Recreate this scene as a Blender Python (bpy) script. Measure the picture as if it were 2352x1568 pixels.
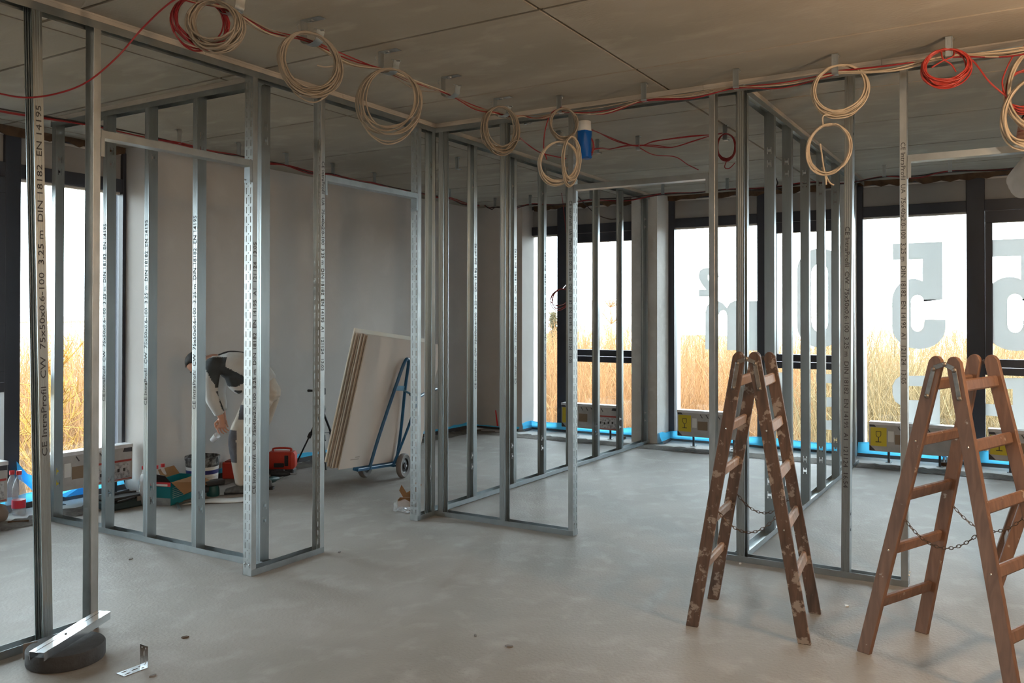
import bpy, bmesh, math, random
import numpy as np
from mathutils import Vector, Matrix, Quaternion
random.seed(7); RNG = np.random.default_rng(11)
for o in list(bpy.data.objects): bpy.data.objects.remove(o, do_unlink=True)
S = bpy.context.scene
COL = S.collection
V = Vector
# ------------------------------------------------------------------ camera
R_ = V((0.8536555, 0.5208366, 0.0012004)); U_ = V((0.0035288, -0.0080883, 0.9999611)); F_ = V((-0.5208261, 0.8536181, 0.0087425))
CAMP = V((0, 0, 1.6536)); FPX = 1954.41; PPY = 707.97
cam = bpy.data.cameras.new('camera'); co = bpy.data.objects.new('camera', cam); COL.objects.link(co)
m = Matrix.Identity(4)
for i in range(3): m[i][0] = R_[i]; m[i][1] = U_[i]; m[i][2] = -F_[i]; m[i][3] = CAMP[i]
co.matrix_world = m
cam.sensor_width = 36; cam.lens = FPX/2352*36; cam.shift_y = -(784-PPY)/2352; cam.clip_start = .05; cam.clip_end = 900
S.camera = co
# ------------------------------------------------------------------ world, sun, lamps, exposure
W = bpy.data.worlds.new('sky'); S.world = W; W.use_nodes = True
bg = W.node_tree.nodes['Background']; bg.inputs[0].default_value = (.82, .92, 1.0, 1); bg.inputs[1].default_value = 12.0
def lamp(name, kind, loc, energy, color, **k):
    l = bpy.data.lights.new(name, kind); l.energy = energy; l.color = color
    for a, b in k.items(): setattr(l, a, b)
    o = bpy.data.objects.new(name, l); COL.objects.link(o); o.location = loc; return o
sun = lamp('sun', 'SUN', (30, -30, 40), 7.0, (1, .70, .40), angle=.03)
sun.rotation_euler = V((-.82, .42, -.30)).to_track_quat('-Z', 'Y').to_euler()
lamp('work_and_fill_light', 'POINT', (.95, 3.75, 2.42), 105, (1, .66, .38), shadow_soft_size=.12)
lamp('work_and_fill_light', 'POINT', (1.6, -1.6, 2.7), 170, (1, .84, .66), shadow_soft_size=.2)  # fill lamp added behind the camera to brighten the near floor, no real fixture
S.view_settings.view_transform = 'Standard'; S.view_settings.look = 'None'
S.view_settings.exposure = 0.55; S.view_settings.gamma = 1.0; S.view_settings.use_curve_mapping = False

# ------------------------------------------------------------------ pixel rays onto known planes of the room (metres)
def ray(px, py): return F_ + R_*((px-1176)/FPX) + U_*((PPY-py)/FPX)
def onz(px, py, z=0.0): d = ray(px, py); return CAMP + d*((z-CAMP.z)/d.z)
def onx(px, py, x): d = ray(px, py); return CAMP + d*(x/d.x)
def ony(px, py, y): d = ray(px, py); return CAMP + d*(y/d.y)
def dep(px, py, t): return CAMP + ray(px, py)*t

# ------------------------------------------------------------------ materials
MATS = {}
def mat(name, col, rough=.6, metal=0.0, var=.0, vscale=8.0, bump=0.0, bscale=40.0, col2=None, lo=.45, hi=.62, detail=6, stretch=None, alpha=None, spec=None, trans=0.0):
    if name in MATS: return MATS[name]
    M = bpy.data.materials.new(name); M.use_nodes = True; nt = M.node_tree; N = nt.nodes; L = nt.links
    b = N['Principled BSDF']
    b.inputs['Base Color'].default_value = (*col, 1); b.inputs['Roughness'].default_value = rough; b.inputs['Metallic'].default_value = metal
    if spec is not None: b.inputs['Specular IOR Level'].default_value = spec
    if trans: b.inputs['Transmission Weight'].default_value = trans
    if alpha is not None: b.inputs['Alpha'].default_value = alpha
    tc = N.new('ShaderNodeTexCoord'); mp = N.new('ShaderNodeMapping'); L.new(tc.outputs['Object'], mp.inputs[0])
    if stretch: mp.inputs['Scale'].default_value = stretch
    if var or col2:
        n = N.new('ShaderNodeTexNoise'); n.inputs['Scale'].default_value = vscale; n.inputs['Detail'].default_value = detail; L.new(mp.outputs[0], n.inputs['Vector'])
        r = N.new('ShaderNodeValToRGB'); L.new(n.outputs['Fac'], r.inputs[0])
        c2 = col2 if col2 else tuple(max(0, c*(1-var)) for c in col); c1 = col if col2 else tuple(c*(1+var) for c in col)
        r.color_ramp.elements[0].color = (*c1, 1) if col2 else (*c2, 1); r.color_ramp.elements[1].color = (*c2, 1) if col2 else (*c1, 1)
        r.color_ramp.elements[0].position = lo if col2 else .3; r.color_ramp.elements[1].position = hi if col2 else .7
        L.new(r.outputs[0], b.inputs['Base Color'])
    if bump:
        n2 = N.new('ShaderNodeTexNoise'); n2.inputs['Scale'].default_value = bscale; n2.inputs['Detail'].default_value = 5; L.new(mp.outputs[0], n2.inputs['Vector'])
        bp = N.new('ShaderNodeBump'); bp.inputs['Strength'].default_value = bump; bp.inputs['Distance'].default_value = .01; L.new(n2.outputs['Fac'], bp.inputs['Height']); L.new(bp.outputs[0], b.inputs['Normal'])
    MATS[name] = M; return M
def concrete(name, c1, c2, c3, s1, s2, rough, bump, dirt=None, stretch=(1, 1, 1)):
    M = bpy.data.materials.new(name); M.use_nodes = True; nt = M.node_tree; N = nt.nodes; L = nt.links; b = N['Principled BSDF']
    tc = N.new('ShaderNodeTexCoord'); mp = N.new('ShaderNodeMapping'); mp.inputs['Scale'].default_value = stretch; L.new(tc.outputs['Object'], mp.inputs[0])
    def noise(s, d, dist=0.0):
        n = N.new('ShaderNodeTexNoise'); n.inputs['Scale'].default_value = s; n.inputs['Detail'].default_value = d; n.inputs['Distortion'].default_value = dist; L.new(mp.outputs[0], n.inputs['Vector']); return n
    a = noise(s1, 5, .6); r = N.new('ShaderNodeValToRGB'); L.new(a.outputs['Fac'], r.inputs[0])
    r.color_ramp.elements[0].position = .34; r.color_ramp.elements[0].color = (*c2, 1); r.color_ramp.elements[1].position = .66; r.color_ramp.elements[1].color = (*c1, 1)
    c = noise(s2, 8, .3); r2 = N.new('ShaderNodeValToRGB'); L.new(c.outputs['Fac'], r2.inputs[0])
    r2.color_ramp.elements[0].position = .52; r2.color_ramp.elements[0].color = (0, 0, 0, 1); r2.color_ramp.elements[1].position = .78; r2.color_ramp.elements[1].color = (1, 1, 1, 1)
    mx = N.new('ShaderNodeMix'); mx.data_type = 'RGBA'; L.new(r2.outputs[0], mx.inputs[0]); L.new(r.outputs[0], mx.inputs[6]); mx.inputs[7].default_value = (*c3, 1)
    out = mx.outputs[2]
    if dirt:
        d = noise(90, 3); rd = N.new('ShaderNodeValToRGB'); L.new(d.outputs['Fac'], rd.inputs[0]); rd.color_ramp.elements[0].position = .25; rd.color_ramp.elements[0].color = (*dirt, 1); rd.color_ramp.elements[1].position = .38; rd.color_ramp.elements[1].color = (1, 1, 1, 1)
        m2 = N.new('ShaderNodeMix'); m2.data_type = 'RGBA'; m2.blend_type = 'MULTIPLY'; m2.inputs[0].default_value = 1; L.new(out, m2.inputs[6]); L.new(rd.outputs[0], m2.inputs[7]); out = m2.outputs[2]
    L.new(out, b.inputs['Base Color']); b.inputs['Roughness'].default_value = rough
    n3 = noise(60, 6); bp = N.new('ShaderNodeBump'); bp.inputs['Strength'].default_value = bump; bp.inputs['Distance'].default_value = .008; L.new(n3.outputs['Fac'], bp.inputs['Height']); L.new(bp.outputs[0], b.inputs['Normal'])
    MATS[name] = M; return M
def glassmat():
    M = bpy.data.materials.new('window_glass'); M.use_nodes = True; nt = M.node_tree; N = nt.nodes; L = nt.links; N.clear()
    o = N.new('ShaderNodeOutputMaterial'); t = N.new('ShaderNodeBsdfTransparent'); t.inputs[0].default_value = (.93, .96, .95, 1)
    g = N.new('ShaderNodeBsdfGlossy'); g.inputs['Roughness'].default_value = .02; f = N.new('ShaderNodeFresnel'); f.inputs[0].default_value = 1.45
    mx = N.new('ShaderNodeMixShader'); L.new(f.outputs[0], mx.inputs[0]); L.new(t.outputs[0], mx.inputs[1]); L.new(g.outputs[0], mx.inputs[2]); L.new(mx.outputs[0], o.inputs[0]); return M
def filmmat(name, col, trans):
    M = bpy.data.materials.new(name); M.use_nodes = True; nt = M.node_tree; N = nt.nodes; L = nt.links; N.clear()
    o = N.new('ShaderNodeOutputMaterial'); d = N.new('ShaderNodeBsdfDiffuse'); d.inputs[0].default_value = (*col, 1)
    t = N.new('ShaderNodeBsdfTranslucent'); t.inputs[0].default_value = (*trans, 1); a = N.new('ShaderNodeAddShader')
    L.new(d.outputs[0], a.inputs[0]); L.new(t.outputs[0], a.inputs[1]); L.new(a.outputs[0], o.inputs[0]); return M
def clearmat(name, col, k):
    M = bpy.data.materials.new(name); M.use_nodes = True; nt = M.node_tree; N = nt.nodes; L = nt.links; N.clear()
    o = N.new('ShaderNodeOutputMaterial'); t = N.new('ShaderNodeBsdfTransparent'); t.inputs[0].default_value = (*col, 1)
    g = N.new('ShaderNodeBsdfPrincipled'); g.inputs['Roughness'].default_value = .12; g.inputs['Base Color'].default_value = (.85, .86, .88, 1)
    mx = N.new('ShaderNodeMixShader'); mx.inputs[0].default_value = k; L.new(t.outputs[0], mx.inputs[1]); L.new(g.outputs[0], mx.inputs[2]); L.new(mx.outputs[0], o.inputs[0]); return M
def leafmat(name, c1, c2, c3, scale=.12):
    M = bpy.data.materials.new(name); M.use_nodes = True; nt = M.node_tree; N = nt.nodes; L = nt.links; b = N['Principled BSDF']
    tc = N.new('ShaderNodeTexCoord'); n = N.new('ShaderNodeTexNoise'); n.inputs['Scale'].default_value = scale; n.inputs['Detail'].default_value = 9; n.inputs['Roughness'].default_value = .75; L.new(tc.outputs['Object'], n.inputs['Vector'])
    r = N.new('ShaderNodeValToRGB'); L.new(n.outputs['Fac'], r.inputs[0]); e = r.color_ramp.elements
    e[0].position = .32; e[0].color = (*c1, 1); e[1].position = .68; e[1].color = (*c3, 1); x = e.new(.5); x.color = (*c2, 1)
    L.new(r.outputs[0], b.inputs['Base Color']); b.inputs['Roughness'].default_value = .8; b.inputs['Specular IOR Level'].default_value = .1; return M

STEEL = mat('galvanised_steel', (.36, .395, .405), .33, 1.0, var=.10, vscale=14, bump=.05, bscale=30, stretch=(1, 1, .15))
TRACK = mat('track_steel', (.37, .40, .41), .38, 1.0, var=.10, vscale=10, bump=.05, bscale=25)
UASTEEL = mat('heavy_steel', (.42, .44, .44), .42, 1.0, var=.14, vscale=18, bump=.06, bscale=50, stretch=(1, 1, .4))
SHINY = mat('bright_zinc', (.66, .69, .72), .22, 1.0, var=.05)
INK = mat('print_ink', (.035, .035, .038), .7)
BOARDSTRIP = mat('plasterboard_strip', (.42, .375, .32), .9, var=.08, vscale=6)
FRAMEB = mat('window_frame_paint', (.032, .038, .054), .42, var=.05)
PANEL = mat('spandrel_grey', (.30, .29, .28), .7, var=.05, vscale=3)
GLASS = glassmat()
FILM = filmmat('white_window_film', (.38, .395, .40), (.36, .36, .355))
PLASTER = concrete('wall_plaster', (.52, .495, .475), (.49, .468, .45), (.55, .525, .505), .8, 3.0, .85, .10)
PILLAR = concrete('pillar_concrete', (.63, .62, .60), (.55, .54, .52), (.67, .66, .64), 1.5, 9.0, .8, .15, dirt=(.75, .74, .72))
FLOORM = concrete('screed', (.315, .298, .278), (.255, .240, .223), (.355, .343, .33), 1.3, 5.5, .66, .35, dirt=(.80, .79, .78), stretch=(1, .8, 1))
SLABM = concrete('slab_strip', (.58, .58, .57), (.48, .48, .47), (.63, .63, .62), 1.2, 6, .8, .25)
ROUGHM = concrete('broken_edge', (.15, .135, .115), (.085, .075, .065), (.21, .19, .165), 5, 22, .95, .8)
CEILM = concrete('ceiling_concrete', (.365, .33, .275), (.29, .262, .215), (.41, .375, .318), 1.3, 6.0, .85, .25, stretch=(.5, 1, 1))
JOINTM = mat('joint_dark', (.045, .036, .026), .95)
BLUEM = filmmat('blue_membrane', (.09, .47, .74), (.05, .26, .40))
CREAM = mat('beige_cable', (.47, .39, .295), .5, var=.06)
CREAMD = mat('greige_cable', (.265, .22, .17), .5, var=.08)
REDC = mat('red_cable', (.24, .012, .016), .42)
REDL = mat('bright_red_cable', (.42, .045, .035), .42)
DARKC = mat('dark_cable', (.03, .022, .025), .5)
WHITEP = mat('white_plastic', (.72, .72, .71), .45)
BLACKP = mat('black_plastic', (.014, .015, .018), .5, var=.2)
RUBBER = mat('grey_rubber', (.17, .16, .155), .8)
CARD = mat('brown_cardboard', (.30, .165, .075), .85, var=.08)
TEAL = mat('teal_print', (.005, .17, .21), .5)
REDP = mat('red_plastic', (.50, .035, .015), .42)
BLUESTEEL = mat('blue_paint', (.012, .085, .19), .38, var=.12, vscale=20)
BOARD = mat('plasterboard_face', (.47, .40, .345), .9, var=.05, vscale=2.2)
BOARDW = mat('plasterboard_white', (.68, .65, .58), .85)
BOARDE = mat('plasterboard_edge', (.44, .39, .33), .95, var=.08, vscale=30)
YELLOW = mat('yellow_label', (.62, .49, .03), .5)
BOXM = mat('carton_grey', (.44, .43, .425), .6, var=.12, vscale=9)
BOXT = mat('carton_top', (.66, .67, .70), .4, var=.1, vscale=14)
BROWNT = mat('brown_tape', (.25, .18, .115), .5)
SKIN = mat('skin', (.50, .26, .18), .55)
HAIR = mat('dark_hair', (.012, .010, .010), .7)
SHIRT = mat('light_grey_cloth', (.52, .52, .51), .9, var=.10, vscale=7, bump=.3, bscale=16)
SLATE = mat('slate_cloth', (.045, .055, .062), .9, var=.2, vscale=9, bump=.3, bscale=16)
TROUS = mat('beige_trousers', (.50, .455, .40), .92, var=.10, vscale=8, bump=.3, bscale=18)
TROUSD = mat('dark_patch_cloth', (.10, .10, .115), .9, var=.25, vscale=14)
SHOE = mat('dusty_shoe', (.11, .12, .125), .85, var=.3, vscale=20)
CLEAR = clearmat('clear_plastic', (.88, .91, .92), .26)
CLEARW = clearmat('shrink_wrap', (.95, .96, .97), .35)
LIGHTREV = mat('outer_reveal', (.55, .53, .51), .7)
BROWNF = mat('brown_foam', (.085, .05, .028), .95, var=.4, vscale=10)

# ------------------------------------------------------------------ mesh builder
class MB:
    def __init__(s): s.v = []; s.f = []; s.mi = []; s.m = 0
    def add(s, vs, fs, mtx=None):
        o = len(s.v)
        s.v += [tuple(mtx @ V(p)) for p in vs] if mtx else [tuple(p) for p in vs]
        for f in fs: s.f.append(tuple(i+o for i in f)); s.mi.append(s.m)
        return s
    def box(s, a, b, mtx=None):
        x0, y0, z0 = a; x1, y1, z1 = b
        return s.add([(x0,y0,z0),(x1,y0,z0),(x1,y1,z0),(x0,y1,z0),(x0,y0,z1),(x1,y0,z1),(x1,y1,z1),(x0,y1,z1)],
                     [(0,3,2,1),(4,5,6,7),(0,1,5,4),(1,2,6,5),(2,3,7,6),(3,0,4,7)], mtx)
    def cbox(s, a, b, c=.004, mtx=None):          # box with chamfered vertical and top edges
        x0, y0, z0 = a; x1, y1, z1 = b; c = min(c, (x1-x0)*.45, (y1-y0)*.45, (z1-z0)*.45)
        def ring(z, k): return [(x0+k,y0+c,z),(x0+c,y0+k,z),(x1-c,y0+k,z),(x1-k,y0+c,z),(x1-k,y1-c,z),(x1-c,y1-k,z),(x0+c,y1-k,z),(x0+k,y1-c,z)]
        vs = ring(z0, c*.6) + ring(z0+c, 0) + ring(z1-c, 0) + ring(z1, c*.6); fs = [tuple(range(7,-1,-1)), tuple(range(24,32))]
        for k in range(3):
            for i in range(8): j = (i+1) % 8; fs.append((k*8+i, k*8+j, k*8+8+j, k*8+8+i))
        return s.add(vs, fs, mtx)
    def prism(s, poly, z0, z1, mtx=None):          # closed 2D polygon (ccw) extruded along z
        n = len(poly); vs = [(x,y,z0) for x,y in poly] + [(x,y,z1) for x,y in poly]
        return s.add(vs, [tuple(range(n-1,-1,-1)), tuple(range(n,2*n))] + [(i,(i+1)%n,n+(i+1)%n,n+i) for i in range(n)], mtx)
    def strip(s, path, t, z0, z1, mtx=None, n=None):  # open 2D path thickened by t, extruded along z
        P = [V((a,b)) for a,b in path]; off = []
        for i,p in enumerate(P):
            d1 = (P[i]-P[i-1]).normalized() if i else None; d2 = (P[i+1]-P[i]).normalized() if i < len(P)-1 else None
            d1 = d1 or d2; d2 = d2 or d1; n1 = V((-d1.y,d1.x)); n2 = V((-d2.y,d2.x)); b = (n1+n2)
            b = n1 if b.length < 1e-6 else b.normalized(); k = max(.35, b.dot(n1)); off.append(p + b*(t/k))
        N = len(P); vs = []
        for z in (z0,z1): vs += [(p.x,p.y,z) for p in P] + [(p.x,p.y,z) for p in off]
        fs = []; a = 2*N
        for i in range(N-1):
            fs += [(i,i+1,a+i+1,a+i), (N+i+1,N+i,a+N+i,a+N+i+1), (i+1,i,N+i,N+i+1), (a+i,a+i+1,a+N+i+1,a+N+i)]
        fs += [(N,0,a,a+N), (N-1,2*N-1,a+2*N-1,a+N-1)]
        return s.add(vs, fs, mtx)
    def panel(s, xs, zs, hole, t, mtx=None):       # sheet in xz plane, y from 0 to t, with rectangular openings
        nx, nz = len(xs), len(zs); idx = {}; vs = []; fs = []
        def vid(i,j,k):
            q = (i,j,k)
            if q not in idx: idx[q] = len(vs); vs.append((xs[i], k*t, zs[j]))
            return idx[q]
        solid = [[not hole(i,j) for j in range(nz-1)] for i in range(nx-1)]
        for i in range(nx-1):
            for j in range(nz-1):
                if not solid[i][j]: continue
                fs.append((vid(i,j,0),vid(i+1,j,0),vid(i+1,j+1,0),vid(i,j+1,0))); fs.append((vid(i,j+1,1),vid(i+1,j+1,1),vid(i+1,j,1),vid(i,j,1)))
                if i == 0 or not solid[i-1][j]: fs.append((vid(i,j,0),vid(i,j+1,0),vid(i,j+1,1),vid(i,j,1)))
                if i == nx-2 or not solid[i+1][j]: fs.append((vid(i+1,j,1),vid(i+1,j+1,1),vid(i+1,j+1,0),vid(i+1,j,0)))
                if j == 0 or not solid[i][j-1]: fs.append((vid(i,j,1),vid(i+1,j,1),vid(i+1,j,0),vid(i,j,0)))
                if j == nz-2 or not solid[i][j+1]: fs.append((vid(i,j+1,0),vid(i+1,j+1,0),vid(i+1,j+1,1),vid(i,j+1,1)))
        return s.add(vs, fs, mtx)
    def tube(s, pts, r, n=8, cap=True, rr=None, close=False):
        P = [V(p) for p in pts]; N = len(P); vs = []; fs = []; prev = None
        for i,p in enumerate(P):
            if close: t = (P[(i+1) % N]-P[i-1]).normalized()
            else: t = (P[min(i+1,N-1)]-P[max(i-1,0)])
            t = t.normalized() if t.length > 1e-9 else V((0,0,1))
            if prev is None: q = t.orthogonal().normalized()
            else:
                q = prev - t*prev.dot(t); q = q.normalized() if q.length > 1e-6 else t.orthogonal().normalized()
            prev = q; b = t.cross(q); ra = rr[i] if rr else r
            for k in range(n):
                a = 2*math.pi*k/n; vs.append(tuple(p + q*(math.cos(a)*ra) + b*(math.sin(a)*ra)))
        for i in range(N if close else N-1):
            j = (i+1) % N
            for k in range(n): l = (k+1) % n; fs.append((i*n+k, i*n+l, j*n+l, j*n+k))
        if cap and not close: fs += [tuple(range(n-1,-1,-1)), tuple((N-1)*n+k for k in range(n))]
        return s.add(vs, fs)
    def bar(s, a, b, w, h, side, c=.003, top=None):     # rectangular bar a->b, w along side, h across
        a, b = V(a), V(b); z = (b-a).normalized(); x = (V(side)-z*V(side).dot(z)).normalized(); y = z.cross(x); L = (b-a).length
        M = Matrix(((x.x,y.x,z.x,a.x),(x.y,y.y,z.y,a.y),(x.z,y.z,z.z,a.z),(0,0,0,1)))
        return s.cbox((-w/2,-h/2,0),(w/2,h/2,L), c, M)
    def lathe(s, prof, n=24, mtx=None, cap=True):
        vs = []; fs = []; K = len(prof)
        for k in range(n):
            a = 2*math.pi*k/n
            for r,z in prof: vs.append((r*math.cos(a), r*math.sin(a), z))
        for k in range(n):
            l = (k+1) % n
            for i in range(K-1): fs.append((k*K+i, l*K+i, l*K+i+1, k*K+i+1))
        if cap:
            if prof[0][0] > 1e-6: fs.append(tuple(k*K for k in range(n-1,-1,-1)))
            if prof[-1][0] > 1e-6: fs.append(tuple(k*K+K-1 for k in range(n)))
        return s.add(vs, fs, mtx)
    def ell(s, c, rad, n=16, k=10, mtx=None):
        vs = []; fs = []
        for i in range(k+1):
            t = math.pi*i/k
            for j in range(n):
                a = 2*math.pi*j/n; p = V((rad[0]*math.sin(t)*math.cos(a), rad[1]*math.sin(t)*math.sin(a), rad[2]*math.cos(t)))
                if mtx: p = mtx @ p
                vs.append(tuple(V(c)+p))
        for i in range(k):
            for j in range(n): l = (j+1) % n; fs.append((i*n+j, (i+1)*n+j, (i+1)*n+l, i*n+l))
        return s.add(vs, fs)
    def build(s, name, mats, parent=None, smooth=None, loc=None):
        me = bpy.data.meshes.new(name); me.from_pydata(s.v, [], s.f)
        mats = mats if isinstance(mats, (list, tuple)) else [mats]
        for q in mats: me.materials.append(q)
        if len(mats) > 1: me.polygons.foreach_set('material_index', s.mi)
        me.validate(); me.update()
        if smooth is not None: shade(me, smooth)
        o = bpy.data.objects.new(name, me); COL.objects.link(o)
        if parent: o.parent = parent
        if loc: o.location = loc
        return o
def shade(me, ang=40):
    me.polygons.foreach_set('use_smooth', [True]*len(me.polygons)); me.set_sharp_from_angle(angle=math.radians(ang))
def tag(o, label=None, cat=None, group=None, kind=None):
    if label: o['label'] = label
    if cat: o['category'] = cat
    if group: o['group'] = group
    if kind: o['kind'] = kind
    return o
def thing(name, label, cat, loc=(0,0,0), group=None, rz=0):
    o = bpy.data.objects.new(name, None); COL.objects.link(o); o.location = loc; o.rotation_euler[2] = rz; o.empty_display_size = .1
    return tag(o, label, cat, group)
def struct(o): o['kind'] = 'structure'; return o
def inst(src, name, parent, mtx):
    o = bpy.data.objects.new(name, src if isinstance(src, bpy.types.Mesh) else src.data); COL.objects.link(o)
    if parent: o.parent = parent
    o.matrix_local = mtx; return o
def frame3(o, x, y, z=None):      # matrix with columns x,y,(x cross y)
    x = V(x).normalized(); y = V(y); y = (y-x*x.dot(y)).normalized(); z = x.cross(y); o = V(o)
    return Matrix(((x.x,y.x,z.x,o.x),(x.y,y.y,z.y,o.y),(x.z,y.z,z.z,o.z),(0,0,0,1)))
def smoothpts(P, k=8, closed=False):
    P = [V(p) for p in P]; N = len(P); out = []
    for i in range(N if closed else N-1):
        p0 = P[(i-1) % N] if closed or i else P[0]*2-P[1]; p1 = P[i]; p2 = P[(i+1) % N]; p3 = P[(i+2) % N] if closed or i < N-2 else P[-1]*2-P[-2]
        for j in range(k):
            t = j/k; out.append(.5*((2*p1)+(p2-p0)*t+(2*p0-5*p1+4*p2-p3)*t*t+(3*p1-p0-3*p2+p3)*t**3))
    if not closed: out.append(P[-1])
    return out
TXT = {}
def textmesh(body, length, height):
    k = (body, round(length,3), round(height,4))
    if k in TXT: return TXT[k]
    cu = bpy.data.curves.new('t', 'FONT'); cu.body = body; cu.size = 1; cu.resolution_u = 2; cu.extrude = .002
    o = bpy.data.objects.new('t', cu); COL.objects.link(o); bpy.context.view_layer.update()
    me = bpy.data.meshes.new_from_object(o.evaluated_get(bpy.context.evaluated_depsgraph_get())); bpy.data.objects.remove(o); bpy.data.curves.remove(cu)
    a = np.empty(len(me.vertices)*3); me.vertices.foreach_get('co', a); a = a.reshape(-1,3); a -= a.min(0); e = a.max(0)
    a[:,0] *= length/e[0]; a[:,1] *= height/e[1]; a[:,2] *= .0006/max(e[2],1e-6); a[:,1] -= height/2
    me.vertices.foreach_set('co', a.ravel()); me.update(); me.materials.clear(); me.materials.append(INK); me.name = 'printed_text'; TXT[k] = me; return me

# ================================================================== SETTING
H = 3.25; XW = -7.08; GY = 10.85; GX = -7.45; XR = 3.2; YB = -3.6
b = MB(); b.box((-7.02, YB, -.25), (XR, 9.93, 0)); struct(b.build('floor', FLOORM))
b = MB(); b.box((-7.6, YB, -.3), (XR, 11.05, -.26)); struct(b.build('trim_1', SLABM))
def ragged(name, p, q, w0, w1, z, m_, seed):          # rough strip of broken screed with an uneven outline
    r = random.Random(seed); p, q = V(p), V(q); d = (q-p); n = int(d.length/.06); side = V((-d.y, d.x, 0)).normalized(); vs = []; fs = []
    for i in range(n+1):
        c = p + d*(i/n); a = c + side*(w0+r.uniform(-.02,.02)); e = c + side*(w1+r.uniform(-.05,.05))
        for k in range(4): g = a.lerp(e, k/3); vs.append((g.x, g.y, z + (r.uniform(-.004,.006) if 0 < k < 3 else 0)))
    for i in range(n):
        for k in range(3): j = i*4+k; fs.append((j, j+4, j+5, j+1))
    b = MB(); b.add(vs, fs); o = b.build(name, m_, smooth=60); return struct(o)
b = MB(); b.box((-6.9, 9.93, -.25), (XR, 11.0, -.004)); struct(b.build('trim_2', SLABM))
b = MB(); b.box((-7.6, YB, -.25), (-7.02, 11.0, -.004)); struct(b.build('trim_3', SLABM))
ragged('trim_4', (-7.05, 9.92, 0), (XR, 9.92, 0), 0, .34, .004, ROUGHM, 3)
ragged('trim_5', (-6.72, YB, 0), (-6.72, 9.95, 0), 0, .30, .004, ROUGHM, 4)
# ceiling of precast concrete panels with open joints: each panel is a piece
ceil = struct(MB().box((-7.7, YB, H+.02), (XR+.2, 11.2, H+.22)).build('ceiling', JOINTM))
cols = [(-7.7,-7.16), (-7.14,-4.668), (-4.65,-2.192), (-2.172,.29), (.31,2.77), (2.79,XR+.2)]
rowsA = [YB, -2.2, -.9, .35, 1.6, 2.995, 3.853, 5.11, 6.33, 7.52, 8.74, 9.96, 11.2]
rowsB = [YB, -2.3, -1.1, .14, 1.37, 2.61, 3.853, 5.115, 6.36, 7.5, 8.72, 9.95, 11.2]
for ci, (x0, x1) in enumerate(cols):
    rows = rowsA if ci < 2 else rowsB
    for k in range(len(rows)-1):
        q = MB(); q.box((x0, rows[k]+.011, H), (x1, rows[k+1]-.011, H+.03)); q.build('ceiling_panel', CEILM, ceil)
# walls
b = MB(); b.box((XW-.42, 5.03, 0), (XW, 10.52, H)); struct(b.build('wall_left', PLASTER))
b = MB(); b.box((-7.5, 10.52, 0), (-6.25, 11.0, H)); struct(b.build('wall_corner', PLASTER))
b = MB(); b.box((-4.50, 10.40, 0), (-4.14, 11.0, H)); pil = struct(b.build('wall_pillar', PILLAR))
b = MB(); b.box((-1.93, 10.62, 0), (-1.775, 11.0, H)); struct(b.build('wall_pier', PILLAR))
b = MB(); b.box((XR, YB, -.2), (XR+.2, 11.0, H)); struct(b.build('wall_right', PLASTER))
b = MB(); b.box((-7.6, YB-.2, -.2), (XR+.2, YB, H)); struct(b.build('wall_back', PLASTER))
# red paint mark on the corner wall
b = MB(); p0 = ony(1139, 942, 10.52); p1 = ony(1144, 985, 10.52)
b.add([(p0.x-.012,10.517,p0.z),(p0.x+.006,10.517,p0.z),(p1.x+.012,10.517,p1.z),(p1.x-.014,10.517,p1.z),(p0.x-.012,10.521,p0.z),(p0.x+.006,10.521,p0.z),(p1.x+.012,10.521,p1.z),(p1.x-.014,10.521,p1.z)], [(0,1,2,3),(7,6,5,4),(0,4,5,1),(1,5,6,2),(2,6,7,3),(3,7,4,0)]); b.build('paint_mark', mat('red_marker', (.75, .03, .04), .5), bpy.data.objects['wall_corner'])

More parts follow.
